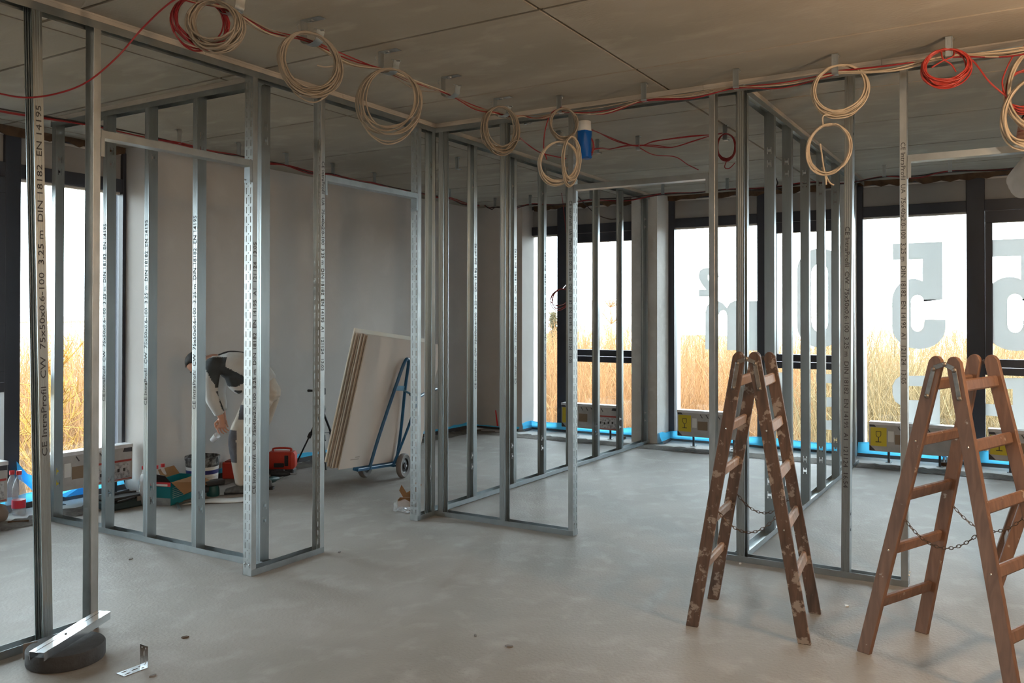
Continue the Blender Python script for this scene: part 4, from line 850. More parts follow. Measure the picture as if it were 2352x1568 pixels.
h0 = V((ap.x,ap.y,.82)); h1 = onx(712,897,-6.95); q = MB(); q.tube([h0, h0.lerp(h1,.6)], .005, 8); q.tube([h0.lerp(h1,.6), h0.lerp(h1,.8), h1+(h1-h0)*.12], .012, 10, rr=[.009,.013,.017]); q.build('pan_handle', BLACKP, o, smooth=50)

# ================================================================== CLUTTER ROUND THE BENDING PERSON
def lathe_thing(name, lab, cat, loc, parts, group=None, rz=0):
    o = thing(name, lab, cat, loc, group, rz)
    for nm, m_, prof, n in parts: q = MB(); q.lathe(prof, n, cap=True); q.build(nm, m_, o, smooth=40)
    return o
# white bucket
o = thing('paint_bucket', 'large white bucket with blue label band and dirty black rim by the grey wall', 'bucket', (-6.70,5.36,0))
q = MB(); q.lathe([(.0,0),(.128,0),(.132,.004),(.150,.235)], 32); q.build('bucket_body', WHITEP, o, smooth=40)
q = MB(); q.lathe([(.149,.235),(.152,.29),(.160,.30),(.160,.325),(.155,.328),(.150,.325),(.146,.29),(.128,.06),(.0,.05)], 32, cap=False); q.build('bucket_rim', mat('dirty_rim', (.24,.245,.245), .7, col2=(.035,.035,.038), vscale=22, lo=.4, hi=.55), o, smooth=40)
q = MB(); q.lathe([(.1445,.165),(.1485,.205)], 32, cap=False); q.build('label_band', mat('bucket_blue', (.015,.02,.16), .5), o, smooth=40)
q = MB(); q.lathe([(.139,.05),(.1437,.16)], 32, cap=False); q.build('paper_label', mat('bucket_label', (.55,.55,.54), .7, var=.15, vscale=30), o, smooth=40)
# teal power tool carton
p0 = V((-6.384,4.775,0)); p1 = V((-6.52,5.19,0)); ex = (p1-p0).normalized(); ey = V((-ex.y,ex.x,0)); o = thing('tool_carton', 'teal and black power tool carton with open brown flaps, bottles standing behind', 'carton')
o.matrix_world = Matrix(((ex.x,ey.x,0,p0.x),(ex.y,ey.y,0,p0.y),(0,0,1,0),(0,0,0,1)))
q = MB(); q.box((0,0,0),(.42,.20,.004)); q.box((0,0,.0),(.42,.004,.20)); q.box((0,.196,0),(.42,.20,.20)); q.box((.416,.004,0),(.42,.196,.20)); q.build('side_panels', TEAL, o)
q = MB(); q.box((-.001,.0,.065),(.003,.2,.165)); q.build('front_panel', TEAL, o)
q = MB(); q.box((-.001,.0,.0),(.003,.2,.065)); q.build('grey_corner_print', mat('carton_print_grey', (.22,.25,.27), .6, var=.3, vscale=12), o)
q = MB(); q.box((-.001,.0,.165),(.003,.2,.205)); q.build('red_stripe', mat('stripe_red', (.55,.03,.04), .5), o)
q = MB(); q.box((-.0022,.03,.168),(-.001,.17,.185)); q.build('white_lettering_bar', WHITEP, o)
q = MB(); q.add([(0,0,.205),(0,.2,.205),(-.05,.22,.29),(-.05,.02,.27)], [(0,1,2,3)]); f1 = q.build('black_flap', BLACKP, o)
q = MB(); q.add([(.01,0,.20),(.41,0,.20),(.42,-.14,.135),(.02,-.12,.10)], [(0,1,2,3)]); f2 = q.build('brown_flap', CARD, o)
q = MB(); q.add([(.0,.2,.20),(.42,.2,.20),(.42,.26,.27),(.0,.26,.27)], [(0,1,2,3)]); f3 = q.build('brown_flap', CARD, o)
for f in (f1,f2,f3): s_ = f.modifiers.new('s','SOLIDIFY'); s_.thickness = .004
q = MB()
for i in range(6): q.box((.03,-.0012,.06+i*.017),(.20-.012*i,-.0002,.063+i*.017))
tag(q.build('printed_lines', WHITEP, o), kind='stuff')
q = MB(); q.box((.24,-.0012,.06),(.33,-.0002,.14)); q.build('printed_tool', BLACKP, o)
# bottles
def bottle(lab, loc, body, cap, band, hgt=.30, r=.042, group=None):
    k = hgt/.30; parts = [('bottle_body', body, [(0,0),(r*.9,0),(r,.012*k),(r,.10*k),(r*.94,.11*k),(r,.12*k),(r,.17*k),(r*.8,.21*k),(r*.42,.25*k),(r*.34,.262*k),(r*.34,.275*k)], 18), ('bottle_cap', cap, [(0,.272*k),(r*.42,.272*k),(r*.42,.30*k),(0,.30*k)], 14)]
    if band: parts.append(('bottle_label', band, [(r*1.01,.045*k),(r*1.01,.10*k)], 18))
    return lathe_thing('water_bottle', lab, 'bottle', loc, parts, group)
MILK = clearmat('milky_plastic', (.9,.92,.94), .62); PINK = mat('orange_pink_label', (.62,.22,.16), .5); REDCAP = mat('red_cap', (.55,.03,.04), .4); REDLBL = mat('red_bottle_label', (.62,.03,.06), .5)
G = 'shrink-wrapped bottles behind the teal carton'
spots = [((.06,.25), 'milky bottle with orange label and red cap, leftmost behind the teal carton'), ((.15,.25), 'milky bottle with red cap, second from the left behind the teal carton'), ((.24,.25), 'milky bottle with red cap, third from the left behind the teal carton'), ((.10,.34), 'milky bottle with red cap, left one of the rear row behind the teal carton'), ((.195,.34), 'milky bottle with red cap, middle one of the rear row behind the teal carton')]
for i, ((x, y), lab) in enumerate(spots): bottle(lab, tuple(p0+ex*x+ey*y), MILK, REDCAP, PINK if i == 0 else None, .315, .043, G)
o = thing('shrink_wrap', 'torn clear shrink wrap left of the milky bottles', 'plastic film', tuple(p0+ex*(-.03)+ey*.24)); blob('wrap_film', CLEARW, o, (0,0,.13), (.05,.035,.15), 8, .25)
bottle('clear bottle with red label and red cap, right one at the left window', tuple(onz(43,1180)), CLEAR, REDCAP, REDLBL, .36, .052)
bottle('clear bottle with red cap, left one at the left window', tuple(onz(27,1176)), CLEAR, REDCAP, None, .35, .050)
# cases and tools
o = thing('tool_case', 'flat black plastic tool case on the floor under the left window carton', 'case', (-6.78,4.44,0), rz=1.52)
q = MB(); q.cbox((-.08,-.17,0),(.25,.10,.07),.012); q.build('case_base', mat('dark_teal_plastic', (.012,.03,.035), .5), o); q = MB(); q.cbox((-.075,-.165,.070),(.245,.095,.105),.02); q.build('case_lid', BLACKP, o); q = MB(); q.tube(smoothpts([(-.0,-.17,.07),(-.0,-.195,.08),(.12,-.195,.09),(.12,-.17,.08)],6), .009, 8); q.build('handle', BLACKP, o, smooth=50)
q = MB(); q.cbox((.17,-.178,.05),(.21,-.166,.09),.003); q.build('latch', RUBBER, o); q = MB(); q.tube([(.0,-.05,.112),(.22,.04,.112)], .010, 8); q.tube([(.05,.03,.11),(.23,-.06,.11)], .008, 8); q.build('tool_rod', BLACKP, o, smooth=50)
o = thing('red_crate', 'red plastic crate standing behind the lower legs of the bending person', 'crate', (-6.95,5.93,0), rz=.5); q = MB(); q.cbox((-.08,-.08,0),(.14,.10,.17),.012); q.build('crate_body', REDP, o); q = MB(); q.cbox((-.06,-.06,.17),(.12,.08,.18),.005); q.build('crate_lid', mat('dark_red_plastic', (.25,.02,.012), .5), o)
o = thing('red_tool_case', 'orange-red tool case with black latch on the floor right of the bending person', 'case', (-6.72,6.36,.0), rz=.55)
q = MB(); q.cbox((-.13,-.07,.05),(.16,.09,.23),.03); q.build('case_body', REDP, o, smooth=40); q = MB(); q.cbox((-.05,-.078,.075),(.055,-.066,.12),.006); q.cbox((.06,-.08,.09),(.10,-.066,.20),.005); q.build('latch', BLACKP, o); q = MB(); q.tube(smoothpts([(-.07,.01,.22),(-.07,.01,.26),(.10,.01,.26),(.10,.01,.22)],5), .011, 8); q.build('handle', REDP, o, smooth=50); q = MB(); q.cbox((-.12,-.06,0),(.15,.08,.055),.012); q.build('case_foot', BLACKP, o)
def drill(lab, loc, rz, m_):
    o = thing('cordless_drill', lab, 'power tool', loc, rz=rz); q = MB(); q.tube([(-.09,0,.045),(-.06,0,.045),(.03,0,.045),(.06,0,.045),(.10,0,.045)], .03, 12, rr=[.026,.032,.032,.024,.014]); q.build('motor_housing', m_, o, smooth=40)
    q = MB(); q.tube(smoothpts([(-.05,.0,.04),(-.06,.07,.035),(-.055,.12,.035)],5), .019, 10); q.build('grip', BLACKP, o, smooth=50); q = MB(); q.cbox((-.11,.11,.004),(.01,.17,.065),.008); q.build('battery', BLACKP, o); q = MB(); q.tube([(.10,0,.045),(.16,0,.045)], .008, 8); q.build('chuck', SHINY, o); return o
drill('black cordless drill lying in front of the red tool case', (-6.52,6.17,0), .6, BLACKP)
drill('dark cordless drill with pale chuck lying right of the person near the slotted jamb', (-6.36,5.90,0), 1.6, mat('dark_teal_tool', (.01,.05,.055), .5))
o = thing('belt_sander', 'teal cordless machine with black battery on top beside the bucket', 'power tool', (-6.385,5.225,0), rz=1.35); q = MB(); q.lathe([(0,0),(.05,0),(.058,.02),(.056,.07),(.046,.10),(0,.105)], 16); q.build('motor_housing', mat('teal_tool', (.008,.07,.075), .5), o, smooth=40); q = MB(); q.cbox((-.09,-.045,.105),(.10,.05,.15),.01); q.build('battery', BLACKP, o); q = MB(); q.cbox((-.15,-.03,.05),(-.04,.03,.11),.015); q.build('grip', BLACKP, o)
# white sheet curled on the floor
def sheet(name, lab, pts2, m_, rise, cat):
    q = MB(); n = 14; vs = []; P = [V(p) for p in pts2]
    for i in range(n+1):
        for j in range(5):
            u, v = i/n, j/4; p = P[0].lerp(P[1], u).lerp(P[3].lerp(P[2], u), v); vs.append((p.x, p.y, .003+rise*(.5+.5*math.sin(u*5+1.0))*u*(.35+.65*v)+.004*math.sin(9*v+4*u)**2))
    q.add(vs, [(i*5+j,(i+1)*5+j,(i+1)*5+j+1,i*5+j+1) for i in range(n) for j in range(4)]); o = q.build(name, m_, smooth=70); s_ = o.modifiers.new('s','SOLIDIFY'); s_.thickness = .002; s_.offset = 1; return tag(o, lab, cat)
sheet('white_sheet', 'crumpled white plastic sheet on the floor in front of the bending person', [(-6.33,4.85,0),(-5.93,5.22,0),(-6.08,5.38,0),(-6.36,4.98,0)], WHITEP, .045, 'sheet')
sheet('grey_card', 'flat grey card lying behind the white sheet on the floor', [(-6.42,4.93,0),(-6.13,5.38,0),(-6.24,5.46,0),(-6.50,5.02,0)], mat('grey_card_m', (.28,.26,.24), .8), .012, 'card')
q = MB(); a, c = onz(404,1152), onz(413,1172); q.bar(a+V((0,0,.008)), c+V((0,0,.008)), .022, .012, (1,0,0), .001); tag(q.build('metal_offcut', TRACK), 'short grey metal offcut on the floor in front of the teal carton', 'metal offcut')
q = MB(); a, c = onz(18,1201), onz(66,1197); q.bar(a+V((0,0,.008)), c+V((0,0,.008)), .03, .012, (1,0,0), .002); tag(q.build('wood_offcut', BROWNF), 'thin dark wood offcut on the slab strip at the left window', 'offcut')
o = thing('brown_sack', 'brown paper sack slumped at the left edge by the bottles', 'sack', (-7.10,3.70,0)); blob('sack_body', mat('sack_paper', (.20,.16,.13), .9), o, (0,0,.05), (.07,.08,.09), 12, .2)

# ================================================================== FOREGROUND
o = thing('foam_tape_roll', 'black roll of foam sealing tape lying flat at the lower left', 'tape roll', (-3.968,2.389,0))
q = MB(); q.lathe([(.035,.0),(.155,0),(.170,.003),(.173,.01),(.173,.068),(.169,.074),(.155,.075),(.035,.075)], 56, cap=False)
q.build('tape_coil', mat('black_foam', (.035,.035,.037), .85, var=.2, vscale=30, bump=.2, bscale=120), o, smooth=35); q = MB(); q.lathe([(.035,.075),(.030,.075),(.030,.0),(.035,.0)], 24, cap=False); q.build('tape_core', MATS['black_foam'], o, smooth=35); q = MB(); q.lathe([(0,.002),(.034,.002),(.034,.070),(0,.072)], 20); q.build('core_plug', BLACKP, o, smooth=35)
q = MB(); q.bar((-.155,-.085,.002), (-.155,-.085,.078), .06, .006, (.4,.9,0), .002); q.build('tape_end', RUBBER, o)
# bright channel resting on the roll
a = onz(84,1498,.118); c = onz(238,1403,.150); d = (c-a).normalized(); s_ = V((-d.y,d.x,0)).normalized()
o = thing('channel_offcut', 'bright zinc channel offcut leaning over the black tape roll', 'metal profile'); n3 = s_.cross(d)*-1
if n3.z < 0: n3 = -n3
M = Matrix(((s_.x, n3.x, d.x, a.x),(s_.y, n3.y, d.y, a.y),(s_.z, n3.z, d.z, a.z),(0,0,0,1))); Lc = (c-a).length
q = MB(); q.strip([(-.036,-.038),(-.0375,0),(-.012,0),(-.010,-.0015),(.010,-.0015),(.012,0),(.0375,0),(.036,-.038)], .0013, 0, Lc, M); q.build('channel', SHINY, o, smooth=20)
q = MB(); q.ell(M @ V((.004,.0008,Lc*.42)), (.006,.006,.003), 10, 5); q.build('punched_hole', BLACKP, o)
# angle bracket
A1, A2 = onz(275,1551), onz(331,1530); d = (A2-A1).normalized(); s_ = V((-d.y,d.x,0)); La = (A2-A1).length; o = thing('angle_bracket', 'perforated steel angle bracket standing on the floor at the lower left', 'bracket')
M = Matrix(((d.x,s_.x,0,A1.x),(d.y,s_.y,0,A1.y),(0,0,1,0),(0,0,0,1))); w = .031
def slotted(u0, u1, M_, nm):
    us = sorted([u0, u1, *[u0+(u1-u0)*k for k in (.12,.34,.48,.72,.84,.92)]]); vsx = [-w,-.019,-.011,-.004,.004,.011,.019,w]
    q = MB(); q.panel(vsx, us, lambda i, j: (i in (1,5) and j in (1,)) or (i == 3 and j == 3) or (i in (1,5) and j == 5), .0018, M_); return q.build(nm, SHINY, o)
slotted(.002, La, M @ Matrix(((0,0,1,0),(1,0,0,0),(0,1,0,.001),(0,0,0,1))), 'base_leg')
slotted(.003, .10, M @ Matrix(((0,-1,0,La),(1,0,0,0),(0,0,1,0),(0,0,0,1))), 'upright_leg')
# scraps on the floor
r = random.Random(77); q0 = None
scr = [(425,1464,'brown'), (1092,1460,'dark'), (1945,1392,'white'), (780,1268,'dark'), (640,1290,'white'), (1170,1485,'dark'), (1880,1400,'white'), (352,1552,'dark'), (1700,1294,'white'), (300,1284,'dark')]
for x, y, kcol in scr:
    p = onz(x, y); q = MB(); L = r.uniform(.018,.035); a = r.uniform(0,3); n = 6
    pr = [(math.cos(k*2*math.pi/n)*L*r.uniform(.5,1), math.sin(k*2*math.pi/n)*L*.5*r.uniform(.5,1)) for k in range(n)]
    q.prism(pr, 0, .006, Matrix.Translation(p) @ Matrix.Rotation(a, 4, 'Z')); m_ = {'brown': BROWNF, 'dark': RUBBER, 'white': WHITEP}[kcol]
    tag(q.build('floor_scrap', m_), {425:'small brown scrap on the floor right of the angle bracket', 1092:'tiny dark scrap on the open floor at bottom centre', 1945:'tiny white chip on the floor left of the red-brown ladder foot', 780:'tiny dark scrap on the floor right of the slotted double jamb', 640:'tiny white chip just in front of the short wall stub', 1170:'tiny dark scrap at the bottom centre, rightmost of two', 1880:'tiny white chip beside the rear foot of the dark ladder', 352:'tiny dark scrap right of the angle bracket', 1700:'tiny white chip at the track under the facing partition', 300:'tiny dark scrap on the floor behind the second left stud'}[x], 'scrap', 'scraps on the floor')

# ================================================================== OUTSIDE
GZ = -9.0
b = MB(); b.box((-420,-200,GZ-.5),(330,460,GZ)); struct(b.build('ground', leafmat('dry_meadow', (.09,.05,.02), (.12,.075,.033), (.14,.10,.05), .03)))
def twigs(P0, P1, P2, r0, r1, n=3, seg=3):
    """many bent twigs at once: quadratic curves P0-P1-P2, radii r0->r1; returns verts, quads"""
    N = len(P0); t = np.linspace(0, 1, seg+1); C = ((1-t)**2)[None,:,None]*P0[:,None]+(2*t*(1-t))[None,:,None]*P1[:,None]+(t**2)[None,:,None]*P2[:,None]
    rad = r0[:,None]*(1-t)[None]+r1[:,None]*t[None]; ang = np.arange(n)*2*np.pi/n+RNG.uniform(0,6,(N,1)); d = P2-P0; d /= np.linalg.norm(d,axis=1,keepdims=True)+1e-9
    a = np.cross(d, np.array([.3,.2,.9])); a /= np.linalg.norm(a,axis=1,keepdims=True)+1e-9; bb = np.cross(d, a)
    ring = np.cos(ang)[:,:,None]*a[:,None]+np.sin(ang)[:,:,None]*bb[:,None]            # N,n,3
    vs = C[:,:,None,:]+ring[:,None,:,:]*rad[:,:,None,None]; vs = vs.reshape(-1,3)
    base = (np.arange(N)*(seg+1)*n)[:,None,None]; i = np.arange(seg)[None,:,None]*n; k = np.arange(n)[None,None,:]; k2 = (k+1) % n
    q = np.stack([base+i+k, base+i+k2, base+i+n+k2, base+i+n+k], -1).reshape(-1,4); return vs, q
def np_mesh(name, parts, m_, parent=None):
    vs = []; fs = []; o = 0
    for v, f in parts: vs.append(v); fs.append(f+o); o += len(v)
    vs = np.concatenate(vs); fs = np.concatenate(fs); me = bpy.data.meshes.new(name); me.vertices.add(len(vs)); me.vertices.foreach_set('co', vs.astype(np.float32).ravel())
    me.loops.add(fs.size); me.loops.foreach_set('vertex_index', fs.astype(np.int32).ravel()); me.polygons.add(len(fs)); me.polygons.foreach_set('loop_start', np.arange(len(fs), dtype=np.int32)*4); me.polygons.foreach_set('loop_total', np.full(len(fs), 4, np.int32)) if False else None
    me.update(calc_edges=True); me.validate(); me.materials.append(m_); ob = bpy.data.objects.new(name, me); COL.objects.link(ob)
    if parent: ob.parent = parent
    return ob
def thicket(name, lab, n, az0, az1, d0, d1, m_, top0=.2, tvar=1.6, seed=1):
    global RNG
    RNG = np.random.default_rng(seed); az = np.radians(RNG.uniform(az0, az1, n)); d = np.sqrt(RNG.uniform(d0**2, d1**2, n)); d = d0+(d-d0)*RNG.uniform(.35,1,n)
    x = -np.sin(az)*d; y = np.cos(az)*d; topz = .95-d*.030+RNG.normal(0,.5,n)+tvar*np.sin(x*.31)*np.sin(y*.23)+top0
    topz = np.minimum(topz, 1.35-d*.012+.1)
    P0 = np.stack([x, y, np.full(n, GZ)], 1); lean = RNG.normal(0,.9,(n,2)); P2 = np.stack([x+lean[:,0], y+lean[:,1], topz], 1); P1 = (P0*.4+P2*.6); P1[:,:2] = P0[:,:2]+lean*.25
    parts = [twigs(P0, P1, P2, np.full(n,.020), np.full(n,.005), 3, 3)]
    for _ in range(9):
        t = RNG.uniform(.35,.97,n)[:,None]; S0 = (1-t)**2*P0+2*t*(1-t)*P1+t*t*P2; v = RNG.normal(0,.36,(n,3)); v[:,2] = np.abs(RNG.normal(1.1,.4,n)); L = RNG.uniform(.5,1.7,n)[:,None]
        E = S0+v*L; E[:,2] = np.minimum(E[:,2], topz+.5); Mx = (S0+E)/2+RNG.normal(0,.08,(n,3)); parts.append(twigs(S0, Mx, E, np.full(n,.009), np.full(n,.0035), 3, 2))
    return tag(np_mesh(name, parts, m_), lab, 'thicket', kind='stuff')
ORANGE = leafmat('sunlit_twigs', (.16,.080,.036), (.215,.117,.054), (.26,.165,.085), .06)
STRAW = leafmat('straw_twigs', (.14,.10,.05), (.165,.125,.066), (.185,.15,.085), .06)
YELT = leafmat('yellow_twigs', (.16,.08,.02), (.23,.13,.03), (.20,.11,.05), .5)
thicket('bare_thicket', 'sunlit orange thicket of bare shrubs outside the far windows', 5200, -9, 46, 24, 75, ORANGE, seed=1)
thicket('bare_thicket', 'pale straw-coloured thicket low outside the right-hand windows', 2800, -9, 10, 17, 30, STRAW, top0=-.85, tvar=.7, seed=2)
thicket('bare_thicket', 'sunlit thicket of bare shrubs outside the left window', 2400, 50, 72, 22, 60, ORANGE, seed=3)
def bare_tree(name, lab, base, top, spread, n, m_, seed, r0=.10):
    global RNG
    RNG = np.random.default_rng(seed); o = thing(name, lab, 'tree', base); Hh = top-base[2]
    q = MB(); r = random.Random(seed); trunk = smoothpts([(0,0,0),(r.uniform(-.2,.2),.1,Hh*.3),(r.uniform(-.3,.3),-.1,Hh*.6),(r.uniform(-.3,.3),.1,Hh)], 6); q.tube(trunk, r0, 8, rr=[r0*(1-.93*i/(len(trunk)-1)) for i in range(len(trunk))]); q.build('trunk', m_, o, smooth=60)
    T = np.array([list(p) for p in trunk]); t = RNG.uniform(.25,.97,n); idx = np.clip((t*(len(T)-1)).astype(int), 0, len(T)-2); S0 = T[idx]; an = RNG.uniform(0,6.28,n); L = spread*(1.15-t)*RNG.uniform(.5,1.1,n)
    E = S0+np.stack([np.cos(an)*L, np.sin(an)*L, L*RNG.uniform(.5,1.3,n)], 1); Mx = (S0+E)/2; Mx[:,2] -= L*.12; parts = [twigs(S0, Mx, E, np.full(n,r0*.28), np.full(n,.007), 4, 4)]
    for _ in range(7):
        u = RNG.uniform(.3,1,n)[:,None]; A = (1-u)**2*S0+2*u*(1-u)*Mx+u*u*E; v = RNG.normal(0,.5,(n,3)); v[:,2] += .35; B = A+v*(L*.55)[:,None]; parts.append(twigs(A, (A+B)/2+RNG.normal(0,.05,(n,3)), B, np.full(n,.013), np.full(n,.004), 3, 3))
        w = RNG.uniform(.3,1,n)[:,None]; A2 = A*(1-w)+B*w; B2 = A2+RNG.normal(0,.28,(n,3))*(L*.6)[:,None]; parts.append(twigs(A2, (A2+B2)/2, B2, np.full(n,.008), np.full(n,.003), 3, 2))
    np_mesh('branches', parts, m_, o); return o
p = dep(120,900,17); bare_tree('bare_tree', 'bare yellow-lit tree right outside the left window', (p.x,p.y,GZ), 1.15, 3.4, 120, YELT, 51, .075)
p = dep(270,950,15); bare_tree('bare_tree', 'second bare yellow-lit tree outside the left window, nearer the wall', (p.x,p.y,GZ), .3, 3.2, 120, YELT, 52, .07)
p = dep(1400,700,42); bare_tree('bare_tree', 'tall bare reddish tree above the thicket outside the far left window', (p.x,p.y,GZ), 2.9, 2.6, 60, ORANGE, 53, .12)
p = dep(1620,760,38); bare_tree('bare_tree', 'bare golden tree outside the window left of the edge-on ladder', (p.x,p.y,GZ), 1.2, 2.8, 55, ORANGE, 54, .11)
p = dep(2200,700,45); bare_tree('bare_tree', 'bare tree outside the right window beside the mullion', (p.x,p.y,GZ), .9, 2.6, 55, ORANGE, 55, .11)
p = dep(1272,760,60); o = thing('conifer_tree', 'pale conifer seen through the narrow pane of the far left window', 'tree', (p.x,p.y,GZ)); q = MB(); q.tube([(0,0,0),(0,0,10.9)], .18, 8, rr=[.18,.03]); q.build('trunk', BROWNF, o)
RNG = np.random.default_rng(61); n = 420; t = RNG.uniform(.1,1,n); an = RNG.uniform(0,6.28,n); S0 = np.stack([0*t,0*t,.6+10.2*t],1); L = 2.3*(1.03-t)*RNG.uniform(.7,1.1,n); E_ = S0+np.stack([np.cos(an)*L,np.sin(an)*L,-L*.22],1); parts = [twigs(S0,(S0+E_)/2+np.array([0,0,.12]),E_,np.full(n,.03),np.full(n,.01),3,3)]
for _ in range(9):
    u = RNG.uniform(.2,1,n)[:,None]; A = S0*(1-u)+E_*u; B = A+RNG.normal(0,.22,(n,3)); parts.append(twigs(A,(A+B)/2,B,np.full(n,.035),np.full(n,.012),3,2))
np_mesh('needles', parts, leafmat('conifer_green', (.05,.05,.03), (.085,.075,.045), (.12,.10,.06), .8), o)
def building(lab, c, L, D, hz, yaw, col, rows, roofh=.6):
    o = thing('distant_building', lab, 'building', (c[0],c[1],GZ), rz=yaw); Hb = hz-GZ; wm = mat('far_wall_%d' % int(L), col, .8); q = MB(); q.box((-L/2,-D/2,0),(L/2,D/2,Hb)); q.build('wall', wm, o)
    q = MB(); q.box((-L/2-.4,-D/2-.4,Hb),(L/2+.4,D/2+.4,Hb+roofh)); q.build('roof', mat('far_roof', (.40,.37,.35), .8), o); gm = mat('far_glass', (.16,.17,.19), .25)
    n = int(L/3.4)
    for rj in range(rows):
        for i in range(n):
            x = -L/2+1.2+i*(L-2.4)/max(1,n-1); z = Hb-2.9-rj*3.3
            q = MB(); q.cbox((x-.95,-D/2-.06,z),(x+.95,-D/2+.02,z+1.7),.03); w = q.build('window', mat('far_window_frame', (.5,.5,.5), .6), o)
            for k in (0,1): q = MB(); q.box((x-.85+k*.88,-D/2-.09,z+.1),(x-.03+k*.88,-D/2-.05,z+1.6)); q.build('pane', gm, w)
    return o
def bld(px0, px1, pyt, d, lab, col, rows, D=12):
    a, c = dep(px0,pyt,d), dep(px1,pyt,d); m_ = (a+c)/2; building(lab, m_, (c-a).length, D, a.z, math.atan2(c.y-a.y, c.x-a.x), col, rows)
bld(1985,2175,703,170,'long pale distant building outside the right window behind the slotted jamb', (.62,.58,.55), 2)
bld(1318,1450,697,190,'pale distant building with a dark window row outside the far left window', (.62,.57,.52), 2)
bld(30,150,738,100,'grey distant block at the left edge of the left window', (.55,.50,.46), 2)
bld(150,262,775,140,'low pale distant building in the right half of the left window', (.60,.50,.42), 1)
bld(1755,1850,727,210,'small distant building between the studs outside the middle window', (.55,.5,.47), 1)

# ================================================================== PEOPLE
def limb(q, pts, rads, n=14):
    """tapered closed limb with elliptical sections: rads = list of (ra, rb); frame keeps first axis near world side"""
    P = [V(p) for p in pts]
    S_ = []; K = 5
    for i in range(len(P)-1):
        for j in range(K):
            t = j/K; p0 = P[max(i-1,0)]; p3 = P[min(i+2,len(P)-1)]; p1, p2 = P[i], P[i+1]
            S_.append((.5*((2*p1)+(p2-p0)*t+(2*p0-5*p1+4*p2-p3)*t*t+(3*p1-p0-3*p2+p3)*t**3), [rads[i][k]*(1-t)+rads[i+1][k]*t for k in (0,1)]))
    S_.append((P[-1], list(rads[-1])))
    vs = []; fs = []; N = len(S_); side = V((0,1,0))
    for i,(p,rd) in enumerate(S_):
        t = (S_[min(i+1,N-1)][0]-S_[max(i-1,0)][0]).normalized(); b_ = (side-t*side.dot(t)); b_ = b_.normalized() if b_.length > .2 else V((1,0,0)); a_ = b_.cross(t)
        for k in range(n): an = 2*math.pi*k/n; vs.append(tuple(p+a_*(math.cos(an)*rd[0])+b_*(math.sin(an)*rd[1])))
    c0 = len(vs); vs += [tuple(S_[0][0]-(S_[1][0]-S_[0][0]).normalized()*min(rads[0])*.6), tuple(S_[-1][0]+(S_[-1][0]-S_[-2][0]).normalized()*min(rads[-1])*.6)]
    for i in range(N-1):
        for k in range(n): l = (k+1)%n; fs.append((i*n+k,i*n+l,(i+1)*n+l,(i+1)*n+k))
    for k in range(n): l = (k+1)%n; fs.append((c0,l,k)); fs.append((c0+1,(N-1)*n+k,(N-1)*n+l))
    q.add(vs, fs)
def remeshed(q, name, mats, parent, voxel, region=None, smooth_it=4):
    o = q.build(name, mats if isinstance(mats,list) else [mats], None); mo = o.modifiers.new('r','REMESH'); mo.mode = 'VOXEL'; mo.voxel_size = voxel
    sm = o.modifiers.new('s','SMOOTH'); sm.iterations = smooth_it; sm.factor = .5
    bpy.context.view_layer.update(); me = bpy.data.meshes.new_from_object(o.evaluated_get(bpy.context.evaluated_depsgraph_get())); bpy.data.objects.remove(o)
    me.materials.clear()
    for m_ in (mats if isinstance(mats,list) else [mats]): me.materials.append(m_)
    if region:
        for p in me.polygons: p.material_index = region(p.center)
    else: me.polygons.foreach_set('material_index', [0]*len(me.polygons))
    me.polygons.foreach_set('use_smooth', [True]*len(me.polygons)); me.name = name; r = bpy.data.objects.new(name, me); COL.objects.link(r); r.parent = parent; return r
def hand(q, wrist, palm_dir, thumb_side, curl_dir, s=1.0, curl=.5):
    """five fingers on a palm; wrist point, direction of the fingers, side of the thumb, direction the fingers curl to"""
    w, d, th, cu = V(wrist), V(palm_dir).normalized(), V(thumb_side).normalized(), V(curl_dir).normalized(); th = (th-d*th.dot(d)).normalized(); curl0 = curl
    limb(q, [w-d*.02, w+d*.03*s, w+d*.095*s], [(.024*s,.024*s),(.030*s,.024*s),(.032*s,.020*s)], 10)
    for k,(off,L) in enumerate(((.030,.072),(.010,.082),(-.010,.077),(-.029,.060))):
        b0 = w+d*.085*s+th*off*1.12*s; d = (V(palm_dir).normalized()+th*(off*3.2)).normalized(); curl = curl0*(.7+.35*k); p1 = b0+(d+cu*.15*curl)*.42*L*s; p2 = p1+(d*.8+cu*.9*curl).normalized()*.33*L*s; p3 = p2+(d*.5+cu*1.4*curl).normalized()*.30*L*s
        q.tube([b0-d*.015, b0, p1, p2, p3], .009*s, 8, rr=[.009*s,.009*s,.0083*s,.0076*s,.0055*s]); d = V(palm_dir).normalized()
    b0 = w+d*.03*s+th*.024*s; p1 = b0+(d*.6+th*.75)*.042*s; p2 = p1+(d*.9+th*.25+cu*.4).normalized()*.034*s; p3 = p2+(d*.9+cu*.5).normalized()*.026*s
    q.tube([b0-th*.012, b0, p1, p2, p3], .010*s, 8, rr=[.012*s,.012*s,.0105*s,.009*s,.007*s])
